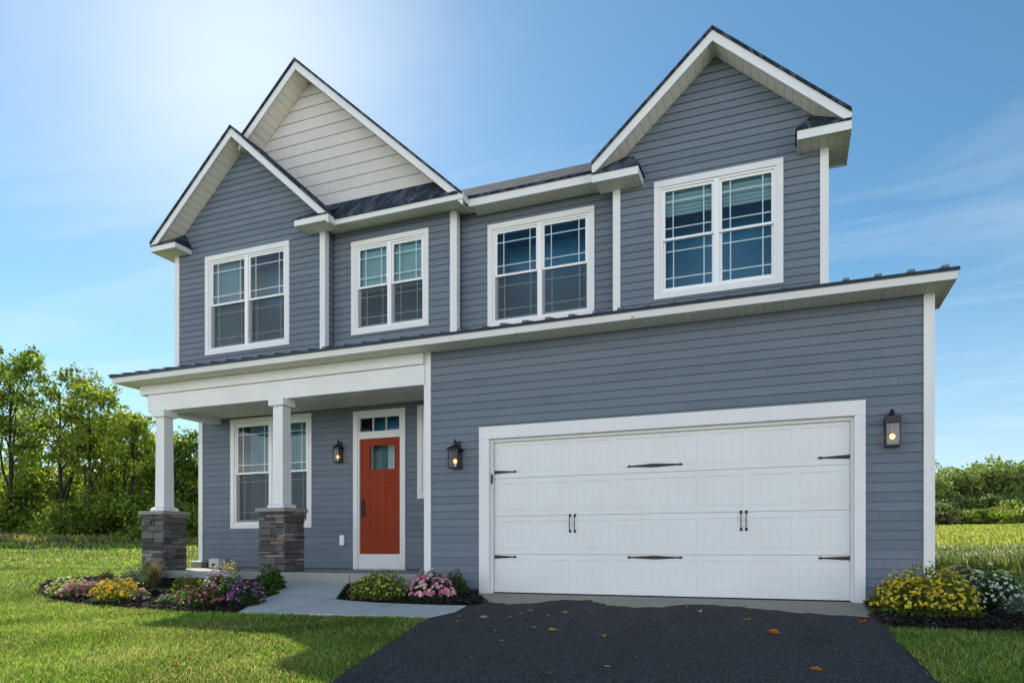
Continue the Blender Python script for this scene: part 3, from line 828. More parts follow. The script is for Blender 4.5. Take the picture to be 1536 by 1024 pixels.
# lower roof, fascia, soffit ----------------------------------------------------
SEAM = mat_paint('seam_metal', (.10, .115, .14), .3, .1, .02, .5)
LS = .262
lr = lambda y: 3.822 + LS * (y + .47)
mb = MB()
mb.prism([(-.492, lr(-.49) - .040), (-.49, lr(-.49)), (1.62, lr(1.62)), (1.62, lr(1.62) - .05)], 'x', -7.31, 4.60)
mb.prism([(-.492, lr(-.49) - .040), (-.49, lr(-.49)), (7.2, lr(7.2)), (7.2, lr(7.2) - .05)], 'x', 4.60, 5.905)
LR = mb.build('lower_roof', M['metal_roof'], H)
x = -7.30
i = 0
while x < 5.91:
    rib = MB(); e = 1.60 if x < 4.6 else 7.2
    rib.prism([(-.495, lr(-.495) + .0), (-.495, lr(-.495) + .032), (e, lr(e) + .03), (e, lr(e))], 'x', x - .011, x + .011)
    rib.box(x - .035, x + .035, -.497, -.40, lr(-.49) + .002, lr(-.49) + .03)
    rib.build('standing_seam', SEAM, LR); x += .335; i += 1
mb = MB(); mb.prism([(-.45, 3.692), (-.475, 3.783), (-.47, 3.795), (-.42, 3.795), (-.42, 3.692)], 'x', -7.285, 5.885)
mb.prism([(-.42, 3.692), (-.42, 3.795), (1.5, lr(1.5) - .055), (1.5, 3.692)], 'x', -7.283, -7.25)
mb.prism([(-.42, 3.692), (-.42, 3.795), (7, lr(7) - .055), (7, lr(7) - .16), (.6, 3.692)], 'x', 5.853, 5.883)
mb.build('fascia', M['trim'], H, .003)
mb = MB(); mb.box(-7.25, 5.853, -.42, 0.0, 3.700, 3.712); mb.build('soffit', M['soffit_x'], H)
boxes('soffit', 'soffit_y', H, [(5.738, 5.853, 0.001, 7, 3.701, 3.713), (-7.25, -7.02, .0, 1.5, 3.701, 3.713)])
# closing sheet above the porch and garage so no sky shows through
mb = MB(); mb.box(-7.2, 5.70, .05, 1.60, 3.715, 3.73); mb.build('attic_floor', M['trim'], H)

# gables -----------------------------------------------------------------------
def gable(xl, xa, xr, za, s, yf, yb_l, yb_r, yw, left=True, right=True, xl_in=None):
    tz = lambda x: za - s * abs(x - xa)
    TH = .045
    R = MB()
    lx = xl
    R.prism([(lx, tz(lx)), (xa, za), (xa, za - TH), (lx, tz(lx) - TH)], 'y', yf - .03, yb_l)
    R.prism([(xa, za), (xr, tz(xr)), (xr, tz(xr) - TH), (xa, za - TH)], 'y', yf - .03, yb_r)
    ro = R.build('roof', M['shingle'], H)
    F = MB(); fh = .155
    F.prism([(lx, tz(lx) - TH), (xa, za - TH), (xa, za - TH - fh), (lx, tz(lx) - TH - fh)], 'y', yf, yf + .03)
    F.prism([(xa, za - TH), (xr, tz(xr) - TH), (xr, tz(xr) - TH - fh), (xa, za - TH - fh)], 'y', yf, yf + .03)
    F.build('rake_board', M['trim'], ro, .003)
    S = MB(); so = .168
    S.quad((lx, yf + .03, tz(lx) - so), (xa, yf + .03, za - so), (xa, yw, za - so), (lx, yw, tz(lx) - so))
    S.quad((xa, yf + .03, za - so), (xr, yf + .03, tz(xr) - so), (xr, yw, tz(xr) - so), (xa, yw, za - so))
    S.build('rake_soffit', M['soffit_x'], ro)
    return ro, tz
r1, t1 = gable(-7.44, -5.43, -3.27, 8.49, .91, .5, 12.4, 1.14, .9)
# main gable: its left slope below bay ridge belongs to bay one's roof
r2, t2 = gable(-5.46, XA2, -.80, ZA2, S2, .72, 12.4, 12.4, 1.15)
r3, t3 = gable(1.385, xa3, 4.90, za3, s3, .65, 4.6, 1.62, 1.05)
mb = MB(); mb.prism([(xa3, za3 - .001), (4.60, t3(4.60) - .001), (4.60, t3(4.60) - .046), (xa3, za3 - .046)], 'y', 1.621, 7.0); mb.build('roof', M['shingle'], H)

# box returns at the gable feet: fascia box, soffit, small hipped shingle cap
def ret(xo, xi, yf, yw, zb_, zt_, capz, R):
    a, b = min(xo, xi), max(xo, xi)
    mb = MB(); mb.box(a, b, yf - .004, yf + .024, zb_, zt_)
    xs_ = (xi - .026, xi) if xi > xo else (xi, xi + .026)
    mb.box(xs_[0], xs_[1], yf + .024, yw - .002, zb_ + .001, zt_ - .001)
    mb.build('eave_return', M['trim'], R, .003)
    mb = MB(); mb.box(a + .028, b - .028, yf + .026, yw - .003, zb_ + .012, zb_ + .022); mb.build('return_soffit', M['soffit_x'], R)
    mb = MB(); e = .022; z = zt_ + .004
    o1, o2 = (a if xi > xo else a - e), (b + e if xi > xo else b)
    t_in = xi - (.17 if xi > xo else -.17)
    lo = [(o1, yf - e, z), (o2, yf - e, z), (o2, yw, z), (o1, yw, z)]
    mb.add(lo + [(t_in, yw, capz), (xo, yw, capz), (xo, yf, z + .01)], [(0, 1, 2, 3), (0, 1, 4, 5) if xi > xo else (0, 1, 5, 4), (1, 2, 4) if xi > xo else (3, 0, 4)])
    mb.add([(p[0], p[1], p[2] - .02) for p in lo] + lo, [(0, 1, 5, 4), (1, 2, 6, 5), (2, 3, 7, 6), (3, 0, 4, 7), (0, 1, 2, 3)])
    mb.build('return_roof', M['shingle'], R)
ret(-7.44, -6.80, .5, .9, 6.47, 6.585, 6.90, r1)
ret(-3.30, -3.99, .5, .9, 6.375, 6.495, 6.80, r1)
ret(1.385, 2.085, .65, 1.05, 6.17, 6.30, 6.68, r3)
ret(4.90, 4.235, .65, 1.05, 6.19, 6.325, 6.70, r3)

# left eave of the bay / main roof, right eave of bay three
boxes('fascia', 'trim', H, [(-7.44, -7.412, .525, 12.4, 6.47, 6.61), (4.872, 4.90, .675, 1.60, 6.19, 6.36), (4.63, 4.872, 1.572, 1.60, 6.19, 6.36)], .003)
boxes('soffit', 'soffit_y', H, [(-7.412, -7.2, .9, 12.4, 6.48, 6.49), (4.616, 4.872, .93, 1.572, 6.205, 6.215)])

# bay two: eave and pent roof under the cream gable
boxes('fascia', 'trim', H, [(-3.272, -.79, .70, .73, 6.37, 6.475), (-3.30, -3.272, .502, .73, 6.372, 6.49), (-.817, -.79, .73, .94, 6.371, 6.474)], .003)
boxes('soffit', 'soffit_x', H, [(-3.64, -.817, .73, 1.15, 6.44, 6.45), (-3.64, -3.30, .55, .73, 6.44, 6.45), (-1.13, -.817, 1.15, 1.36, 6.44, 6.45)])
mb = MB()
A = [(-3.95, .675, 6.48), (-.86, .675, 6.48), (-1.56, 1.15, 7.0), (-4.3, 1.15, 7.02)]
mb.add(A + [(p[0], p[1], p[2] - .022) for p in A], [(0, 1, 2, 3), (4, 5, 6, 7), (0, 1, 5, 4), (1, 2, 6, 5)])
mb.build('pent_roof', M['shingle'], H)
# recessed middle: eave, soffit and the slope of the main roof
mb = MB(); mb.box(-.79, 1.60, .93, .96, 6.335, 6.475); mb.build('fascia', M['trim'], H, .003)
mb = MB(); mb.box(-.81, 1.62, .96, 1.36, 6.375, 6.387); mb.build('soffit', M['soffit_x'], H)
MS = .60; mr = lambda y: 6.50 + MS * (y - .9); RZ = mr(5.0)
mb = MB()
xv = -.80 - (RZ - 6.47) / S2 - .02
mb.quad((-.80, .9, 6.50), (1.52, .9, 6.50), (1.52, 5.0, RZ), (xv, 5.0, RZ))
mb.quad((-.80, .9, 6.46), (1.52, .9, 6.46), (1.52, 5.0, RZ - .05), (xv, 5.0, RZ - .05)); mb.quad((-.80, .9, 6.46), (1.52, .9, 6.46), (1.52, .9, 6.50), (-.80, .9, 6.50))
mb.quad((1.52, 1.65, mr(1.65)), (4.60, 1.65, mr(1.65)), (4.60, 5.0, RZ), (1.52, 5.0, RZ))
mb.quad((xv, 5.0, RZ), (4.60, 5.0, RZ), (4.60, 12.4, 6.5), (xv, 12.4, 6.5))
mb.build('roof', M['shingle'], H)
mb = MB(); mb.prism([(1.65, 6.3), (12.3, 6.3), (12.3, 6.5), (5.0, RZ - .06), (1.65, mr(1.65) - .05)], 'x', 4.55, 4.59); mb.build('wall', M['siding'], H)
# small rust coloured clips on the fascia/soffit
mb = MB(); mb.box(2.22, 2.255, -.46, -.452, 3.70, 3.745); mb.build('fascia_clip', mat_paint('yellowed_clip', (.55, .38, .10), .6), H)
mb = MB(); mb.box(.555, .60, -.41, -.38, 3.685, 3.70); mb.build('fascia_clip', mat_paint('orange_clip', (.55, .22, .05), .6), H)

# ------------------------------------------------------------------ lanterns and small fittings
def lantern_peaked(x, y, z0, z1, hw, label):
    R = empty('wall_lantern', (x, y, z0), label, 'lantern'); h = z1 - z0
    mb = MB(); mb.box(-hw * .5, hw * .5, -.03, -.0135, h * .12, h * .95); mb.tube([(0, -.02, h * .62), (0, -.06, h * .70)], [.014, .012]); mb.build('back_plate', M['black_metal'], R, .004)
    cy = -.03 - hw; b0, b1 = h * .02, h * .60
    c = MB(); c.box(-hw, hw, cy - hw, cy + hw, b0, b0 + .018)
    for sx in (-1, 1):
        for sy in (-1, 1): c.box(sx * hw - (.012 if sx > 0 else 0), sx * hw + (0 if sx > 0 else .012), cy + sy * hw - (.012 if sy > 0 else 0), cy + sy * hw + (0 if sy > 0 else .012), b0 + .018, b1)
    c.box(-hw, hw, cy - hw, cy + hw, b1, b1 + .014); c.build('cage', M['black_metal'], R)
    c = MB(); c.frustum(0, cy, b1 + .014, b1 + .03, hw * 1.22, hw * 1.22); c.frustum(0, cy, b1 + .03, h * .80, hw * 1.2, hw * .30); c.frustum(0, cy, h * .80, h * .86, hw * .28, hw * .28)
    c.sphere((0, cy, h * .91), .020, 8, 6, 1.4); c.sphere((0, cy, h * .975), .010, 8, 6, 1.6); c.build('cap', M['black_metal'], R, .002)
    gl = MB(); e = .009
    for sx in (-1, 1): gl.quad((sx * (hw - e), cy - hw + .01, b0 + .02), (sx * (hw - e), cy + hw - .01, b0 + .02), (sx * (hw - e), cy + hw - .01, b1), (sx * (hw - e), cy - hw + .01, b1))
    gl.quad((-hw + .01, cy - hw + e, b0 + .02), (hw - .01, cy - hw + e, b0 + .02), (hw - .01, cy - hw + e, b1), (-hw + .01, cy - hw + e, b1))
    gl.build('glass', M['lamp_glass'], R)
    bb = MB(); bb.sphere((0, cy, h * .26), .030, 10, 8, 1.15); bb.build('bulb', M['bulb'], R, smooth=True)
    bb = MB(); bb.tube([(0, cy, b0 + .018), (0, cy, h * .19)], [.016, .014]); bb.build('socket', M['vinyl'], R)
def lantern_box(x, y, z0, z1, hw, label):
    R = empty('wall_lantern', (x, y, z0), label, 'lantern'); h = z1 - z0; cy = -.045 - hw
    mb = MB(); mb.box(-hw * .45, hw * .45, -.028, -.0135, h * .3, h * .95); mb.tube([(0, -.02, h * .86), (0, -.05, h * .97), (0, cy * .7, h * .99), (0, cy, h * .93), (0, cy, h * .83)], [.018, .02, .022, .024, .026], 10); mb.build('bracket', M['black_metal'], R)
    c = MB(); t = .014; b1 = h * .62
    c.box(-hw, hw, cy - hw, cy + hw, 0, .018)
    for sx in (-1, 1):
        for sy in (-1, 1): c.box(sx * hw - (t if sx > 0 else 0), sx * hw + (0 if sx > 0 else t), cy + sy * hw - (t if sy > 0 else 0), cy + sy * hw + (0 if sy > 0 else t), .018, b1)
    c.build('cage', M['black_metal'], R)
    c = MB(); c.box(-hw - .004, hw + .004, cy - hw - .004, cy + hw + .004, b1, h * .82); c.build('cap', M['black_metal'], R, .003)
    gl = MB(); e = .010
    for sx in (-1, 1): gl.quad((sx * (hw - e), cy - hw + .012, .018), (sx * (hw - e), cy + hw - .012, .018), (sx * (hw - e), cy + hw - .012, b1), (sx * (hw - e), cy - hw + .012, b1))
    gl.quad((-hw + .012, cy - hw + e, .018), (hw - .012, cy - hw + e, .018), (hw - .012, cy - hw + e, b1), (-hw + .012, cy - hw + e, b1)); gl.build('glass', M['lamp_glass'], R)
    bb = MB(); bb.sphere((0, cy, h * .28), .032, 10, 8, 1.1); bb.build('bulb', M['bulb'], R, smooth=True)
    bb = MB(); bb.tube([(0, cy, h * .60), (0, cy, h * .37)], [.018, .014]); bb.build('socket', M['seam_dark'], R)
lantern_peaked(-3.715, 1.5, 2.30, 2.73, .066, 'black peaked lantern on the porch wall beside the red door')
lantern_peaked(-.515, 0.0, 1.885, 2.335, .084, 'black peaked lantern on the wall left of the garage door')
lantern_box(5.28, 0.0, 1.90, 2.335, .082, 'boxy black lantern on a curved arm right of the garage door')
R = empty('wall_outlet', (-3.67, 1.5, .76), 'white weatherproof outlet box low on the porch wall', 'outlet')
mb = MB(); mb.box(-.055, .04, -.045, -.0135, 0, .19); mb.build('cover', M['vinyl'], R, .006)
mb = MB(); mb.box(-.035, .02, -.053, -.0455, .04, .15); mb.build('lid', M['vinyl'], R, .004)
mb = MB(); mb.tube([(.0, -.03, -.001), (.0, -.03, -.03)], [.016, .012]); mb.build('conduit', M['capstone'], R)
R = empty('utility_box', (-6.98, 1.30, .312), 'low grey box with a lid on the porch floor against the corner', 'box')
mb = MB(); mb.box(-.14, .14, -.12, .12, 0, .10); mb.build('body', M['capstone'], R, .006)
mb = MB(); mb.box(-.15, .15, -.13, .13, .101, .14); mb.build('lid', mat_paint('grey_lid', (.42, .43, .45), .5), R, .01)
R = empty('utility_box', (-6.60, 1.34, .312), 'small pale box with a dark opening on the porch floor beside the grey box', 'box')
mb = MB(); mb.box(-.13, .13, -.09, .09, .001, .19); mb.build('body', mat_paint('pale_box', (.55, .58, .60), .5), R, .01)
mb = MB(); mb.box(-.17, -.132, -.07, .07, .0, .19); mb.box(-.03, .04, -.094, -.088, .02, .09); mb.build('hatch', M['rubber'], R)

# ------------------------------------------------------------------ plants in the beds
def leafcards(r, C, size, spread_dir=None, aspect=.5, droop=.0):
    """quads (rhombus-like leaves) at centres C"""
    n = len(C); a = r.normal(size=(n, 3)); 
    if spread_dir is not None: a = a * .8 + spread_dir * 1.1
    a /= np.linalg.norm(a, axis=1)[:, None]; b = r.normal(size=(n, 3)); b -= (b * a).sum(1)[:, None] * a; b /= np.linalg.norm(b, axis=1)[:, None]
    L = size * r.uniform(.6, 1.3, n); d = a * L[:, None]; w = b * (L * aspect)[:, None] * .5
    c0 = C - d * .5
    V = np.stack([c0, c0 + d * .5 + w, c0 + d, c0 + d * .5 - w], 1).reshape(-1, 3)
    return V, np.arange(n * 4).reshape(-1, 4)

def lerp_cols(r, pal, n, var=.25):
    p = np.array(pal); i = r.integers(0, len(p), n); return p[i] * (1 + r.uniform(-var, var, (n, 1)))

def discs(r, C, N, size, col, k=8):
    """small flower heads: k-sided cupped fans facing N"""
    n = len(C); ref = r.normal(size=(n, 3)); A = np.cross(N, ref); A /= np.linalg.norm(A, axis=1)[:, None]; B = np.cross(N, A)
    rad = size * r.uniform(.7, 1.2, n)
    V = [C + N * (rad * .0)[:, None]]
    for j in range(k):
        t = 2 * PI * j / k; rr_ = rad * (1.0 if j % 2 == 0 else .72)
        V.append(C + (A * math.cos(t) + B * math.sin(t)) * rr_[:, None] + N * (rad * .35)[:, None])
    V = np.stack(V, 1).reshape(-1, 3)
    F = []
    for j in range(k): F.append(np.stack([np.arange(n) * (k + 1), np.arange(n) * (k + 1) + 1 + j, np.arange(n) * (k + 1) + 1 + (j + 1) % k], 1))
    F = np.concatenate(F, 0); c = np.repeat(col, k + 1, 0); c = c.reshape(n, k + 1, 3); c[:, 0] *= .55
    return V, F, c.reshape(-1, 3)

def mound(name, label, cat, x, y, w, h, greens, blooms=None, nf=120, fs=.022, leaf=.05, nl=1400, aspect=.45, seed=0, grp=None, top_only=False, dep=None, lobes=5):
    r = np.random.default_rng(seed + int(abs(x * 97 + y * 31) * 10))
    z = g(x, y) + .02; R = empty(name, (x, y, z), label, cat, grp); dep = dep or w
    # lumpy dome from overlapping lobes
    lb = [(0, 0, 0, 1.0)] + [(r.uniform(-.28, .28) * w, r.uniform(-.28, .28) * dep, 0, r.uniform(.62, .88)) for _ in range(lobes)]
    def pts(n, shell):
        i = r.integers(0, len(lb), n); u = r.normal(size=(n, 3)); u[:, 2] = np.abs(u[:, 2]); u /= np.linalg.norm(u, axis=1)[:, None]
        q = (r.random(n) ** (.28 if not shell else .03)); L = np.array(lb)[i]
        sc = L[:, 3] * q * (1 if not shell else r.uniform(.94, 1.06, n))
        ax = np.array([w * .5 * .72, dep * .5 * .72, h * .98])
        P = u * ax * sc[:, None]; P[:, 0] += L[:, 0] * 1.0; P[:, 1] += L[:, 1]
        return P, u
    P, u = pts(nl, False); V, F = leafcards(r, P, leaf, u, aspect); V[:, 2] = np.maximum(V[:, 2], .005)
    np_mesh('foliage', V, F, M['leaf'], np.repeat(lerp_cols(r, greens, nl), 4, 0), R)
    # stems from the root
    st = MB()
    for _ in range(9):
        q, _u = pts(1, False); q = q[0]; st.tube([(0, 0, 0), (q[0] * .4, q[1] * .4, q[2] * .6), tuple(q)], [.006, .005, .003], 5)
    st.build('stems', M['bark'], R)
    if blooms:
        P, u = pts(nf * 2, True); k = P[:, 2] > h * (.15 if not top_only else .45); P, u = P[k][:nf], u[k][:nf]
        P = P * 1.02 + np.array([0, 0, fs * .5]); nrm = u + np.array([0, -.25, .45]) + r.normal(size=u.shape) * .25; nrm /= np.linalg.norm(nrm, axis=1)[:, None]
        V, F, c = discs(r, P, nrm, fs, lerp_cols(r, blooms, len(P), .15))
        np_mesh('blossoms', V, F, M['petal'], c, R, k=3)
    return R
GR = [(.055, .11, .02), (.085, .15, .03), (.04, .08, .02)]
GRY = [(.12, .18, .03), (.18, .22, .04), (.08, .13, .025)]
GRD = [(.03, .065, .02), (.045, .09, .03), (.06, .10, .045)]
SIL = [(.12, .17, .10), (.17, .21, .14), (.08, .12, .07)]
YEL = [(.88, .60, .02), (.90, .68, .05), (.86, .48, .02)]
PNK = [(.72, .22, .34), (.80, .38, .42), (.62, .12, .26)]
MAG = [(.62, .08, .25), (.72, .22, .26), (.74, .34, .20)]
PUR = [(.42, .14, .50), (.55, .22, .55), (.50, .24, .58), (.66, .16, .42)]
CRM = [(.85, .74, .34), (.84, .68, .24), (.86, .80, .48)]
WHT = [(.80, .82, .72), (.75, .80, .66)]
mum = 'flower clump'
mound('flower_clump', 'pale cream and yellow flower clump at the left tip of the long bed', mum, -6.55, -1.82, .72, .30, GRY, CRM, 230, .026, seed=1)
mound('flower_clump', 'pink flower clump between cream and bright yellow ones in the long bed', mum, -5.95, -1.98, .62, .28, GR, PNK, 220, .025, seed=2)
mound('flower_clump', 'bright golden yellow flower clump in the sunlit long bed', mum, -5.06, -2.05, .74, .37, GRY, YEL, 300, .027, seed=3)
mound('flower_clump', 'small peach orange flower clump just right of the golden yellow one', mum, -4.68, -2.1, .34, .24, SIL, [(.80, .45, .22), (.82, .55, .30)], 70, .024, nl=600, seed=4)
mound('flower_clump', 'magenta and coral flower clump in front in the long bed', mum, -3.38, -2.12, .62, .31, GR, MAG, 170, .024, seed=5)
mound('flower_clump', 'tall lilac pink flower clump behind the magenta one', mum, -3.95, -1.35, .48, .42, GR, [(.60, .30, .62), (.75, .42, .55), (.72, .66, .70)], 120, .026, seed=6)
mound('flower_clump', 'round violet aster clump nearest the walkway', mum, -2.78, -2.02, .66, .39, GRD, PUR, 240, .022, nl=2200, seed=7)
mound('flower_clump', 'loose white and yellow flower clump against the porch slab', mum, -4.35, -.72, .62, .44, SIL, [(.80, .62, .12), (.75, .74, .66), (.70, .50, .08)], 90, .024, nl=500, top_only=True, seed=8)
mound('flower_clump', 'yellow green flower clump between the walkway and the pink clump', mum, -1.25, -.92, 1.05, .42, GRY, [(.62, .60, .10), (.72, .66, .22), (.66, .58, .06)], 420, .018, nl=4200, seed=9)
mound('flower_clump', 'round clump of large pink flowers at the garage left corner', mum, -.46, -.98, .74, .43, GRD, [(.78, .28, .40), (.82, .42, .50), (.72, .20, .34), (.84, .55, .52)], 300, .034, nl=2800, seed=10, lobes=2)
mound('flower_clump', 'broad golden yellow flower clump at the garage right corner', mum, 5.50, -.88, 1.16, .56, GRY + [(.14, .15, .04)], [(.86, .62, .03), (.78, .58, .05), (.88, .68, .06), (.70, .62, .10)], 1100, .022, nl=7000, dep=.95, seed=11, lobes=9)
mound('flower_clump', 'cream yellow flower clump behind the broad golden one', mum, 6.22, .35, 1.0, .60, GRD, CRM + [(.72, .55, .20)], 330, .030, nl=2200, seed=12)
mound('flower_clump', 'white flower clump right of the cream one', mum, 6.30, -.18, .60, .46, GRD, WHT, 190, .020, nl=1800, seed=13)
sh = 'shrub'
mound('shrub', 'dark reddish little shrub behind the pink flowers in the long bed', sh, -6.72, -1.0, .42, .30, [(.07, .05, .03), (.05, .07, .025)], nl=900, seed=14)
mound('shrub', 'grey green shrub behind the golden yellow clump in the long bed', sh, -6.15, -.72, .85, .42, SIL + GRD, None, nl=2200, leaf=.055, aspect=.3, seed=15)
mound('shrub', 'low silvery plant in front of the spiky grass', sh, -4.12, -2.1, .40, .16, SIL, nl=700, seed=16)
mound('shrub', 'olive green shrub in the middle of the long bed', sh, -4.45, -1.45, .62, .32, GRY, nl=1700, seed=17)
mound('shrub', 'lush green leafy shrub against the slab by the walkway', sh, -3.22, -1.0, .62, .40, GR, nl=1400, leaf=.09, aspect=.35, seed=18)
mound('shrub', 'low green ground cover along the left edge of the walkway', sh, -2.88, -1.5, .42, .11, GR, nl=900, leaf=.05, aspect=.6, dep=.7, seed=19)
mound('shrub', 'dark green shrub peeking out behind the large pink flowers', sh, -.40, -.35, .45, .40, GR + [(.09, .14, .03)], nl=1500, seed=20)
mound('shrub', 'low silvery plant at the right end of the right bed', sh, 6.42, -.72, .50, .24, SIL, WHT, 60, .012, nl=1100, leaf=.035, seed=21)
mound('shrub', 'yellow green leafy plant behind the low silvery plant', sh, 6.95, .30, .55, .30, [(.16, .24, .03), (.10, .17, .03)], nl=1000, leaf=.07, seed=22)
mound('shrub', 'small dark creeping plant at the foot of the garage casing', sh, 5.10, -.42, .24, .17, GRD, nl=350, leaf=.035, seed=23)
def spiky(x, y, h, label, seed):
    r = random.Random(seed); R = empty('ornamental_grass', (x, y, g(x, y) + .02), label, 'ornamental grass'); mb = MB()
    for _ in range(260):
        a = r.uniform(0, 2 * PI); sp = r.uniform(.05, .42) * h * 1.2; hh = h * r.uniform(.6, 1.1); w = .006
        mb.col = r.choice([(.12, .08, .04), (.10, .13, .04), (.06, .10, .04), (.17, .11, .06)])
        dx, dy = math.cos(a), math.sin(a); px, py = -dy * w, dx * w
        b = (dx * .02, dy * .02, 0); m_ = (dx * sp * .35, dy * sp * .35, hh * .6); t_ = (dx * sp, dy * sp, hh)
        mb.add([(b[0] - px, b[1] - py, 0), (b[0] + px, b[1] + py, 0), (m_[0] + px, m_[1] + py, m_[2]), (m_[0] - px, m_[1] - py, m_[2]), t_], [(0, 1, 2, 3), (3, 2, 4)])
    mb.build('blades', M['leaf'], R, colors=True)
spiky(-5.1, -1.45, .50, 'bronze and green spiky ornamental grass in the long bed before the stone pier', 3)

mound('shrub', 'low green filler plant between the pink and golden yellow clumps', sh, -5.55, -1.75, .45, .2, GR, nl=800, seed=31)
mound('shrub', 'feathery yellow green plant in front of the olive shrub', sh, -3.85, -1.95, .42, .22, GRY, nl=800, leaf=.04, aspect=.25, seed=32)
mound('shrub', 'green leafy plant right behind the magenta clump', sh, -3.45, -1.55, .5, .30, GR, nl=1000, leaf=.07, seed=33)
mound('shrub', 'low dark green plant left of the spiky ornamental grass', sh, -5.55, -1.2, .5, .24, GRD, nl=900, seed=34)
mound('shrub', 'green strappy plant low between golden clump and bare stone pier', sh, -6.35, -1.35, .45, .22, GRY, nl=700, leaf=.08, aspect=.2, seed=35)
# ------------------------------------------------------------------ lawn blades
HOUSE_FP = [(-7.25, 1.4), (-7.25, 12.4), (4.7, 12.4), (4.7, 7.1), (5.8, 7.1), (5.8, 0), (-1.1, 0), (-1.1, -.35), (-6.9, -.35), (-6.9, 1.4)]
EXCL = [drive_poly, WALK, HOUSE_FP, APRON] + beds
def patch_noise(x, y, s):
    return np.sin(x * s + 1.3 * np.sin(y * s * .7)) * np.cos(y * s * 1.1 + 1.7 * np.sin(x * s * .6))
def blades(zones, seed):
    r = np.random.default_rng(seed); VV = []; FF = []; CC = []; off = 0
    for (x0, x1, y0, y1, dens, hgt, wid) in zones:
        n = int((x1 - x0) * (y1 - y0) * dens); x = r.uniform(x0, x1, n); y = r.uniform(y0, y1, n)
        k = np.ones(n, bool)
        for P in EXCL: k &= ~in_poly(x, y, P)
        x, y = x[k], y[k]; n = len(x); z = g_np(x, y) - .004
        pn = patch_noise(x, y, 1.4) * .5 + patch_noise(x + 5, y, 3.9) * .3 + patch_noise(x, y + 9, .5) * .4
        h = hgt * r.uniform(.45, 1.15, n) * (1 + .25 * pn); w = wid * r.uniform(.7, 1.3, n); a = r.uniform(0, 2 * PI, n)
        lean = r.uniform(.1, .95, n) * h; la = r.uniform(0, 2 * PI, n)
        px, py = np.cos(a) * w * .5, np.sin(a) * w * .5; lx, ly = np.cos(la) * lean, np.sin(la) * lean
        V = np.stack([np.stack([x - px, y - py, z], 1), np.stack([x + px, y + py, z], 1),
                      np.stack([x + lx * .4 + px * .8, y + ly * .4 + py * .8, z + h * .6], 1), np.stack([x + lx * .4 - px * .8, y + ly * .4 - py * .8, z + h * .6], 1),
                      np.stack([x + lx + px * .1, y + ly + py * .1, z + h], 1), np.stack([x + lx - px * .1, y + ly - py * .1, z + h], 1)], 1).reshape(-1, 3)
        i = np.arange(n)[:, None] * 6 + off
        FF.append(np.concatenate([i + np.array([[0, 1, 2, 3]]), i + np.array([[3, 2, 4, 5]])], 0))
        base = np.array([[.17, .27, .042]]) * (1 - .0) ; t = r.random((n, 1))
        c = base * np.clip(1 + .55 * pn[:, None], .4, 1.6) * (.25 + 1.3 * t)
        yl = r.random(n) < (.18 + .22 * patch_noise(x + 3, y - 2, 2.3)); c[yl] = np.array([.44, .44, .15]) * (.7 + .5 * r.random((yl.sum(), 1)))
        br = r.random(n) < .035; c[br] = np.array([.25, .19, .09]) * (.7 + .5 * r.random((br.sum(), 1)))
        CC.append(np.repeat(c, 6, 0)); VV.append(V); off += n * 6
    return np.concatenate(VV), np.concatenate(FF), np.clip(np.concatenate(CC), .004, 1)
near = [(-4.6, 1.5, -7.0, -3.6, 5200, .05, .0075), (-8.0, .6, -3.6, -1.2, 3000, .05, .009), (-9.5, -4.6, -6.5, -3.6, 2200, .055, .011),
        (-14, -6.9, -1.2, 3.5, 480, .06, .015), (-14, -8.0, -5.5, -1.2, 650, .06, .014), (-24, -7.2, 3.5, 10, 130, .075, .03), (-24, -14, -4, 3.5, 150, .075, .028),
        (4.9, 8.2, -5.2, -1.7, 4200, .05, .0075), (5.8, 16, 1.8, 11, 260, .07, .018)]
V, F, C = blades(near, 21)
o = np_mesh('grass', V, F, M['grass'], C); tag(o, 'short green lawn grass covering the yard round the house', 'grass', kind='stuff')
V, F, C = blades([(-52, -24, 0, 30, 26, .11, .07), (-24, -8, 10, 34, 26, .11, .07)], 22)
o = np_mesh('grass', V, F, M['grass'], C); tag(o, 'distant sunny lawn grass running back to the left tree line', 'grass', kind='stuff')

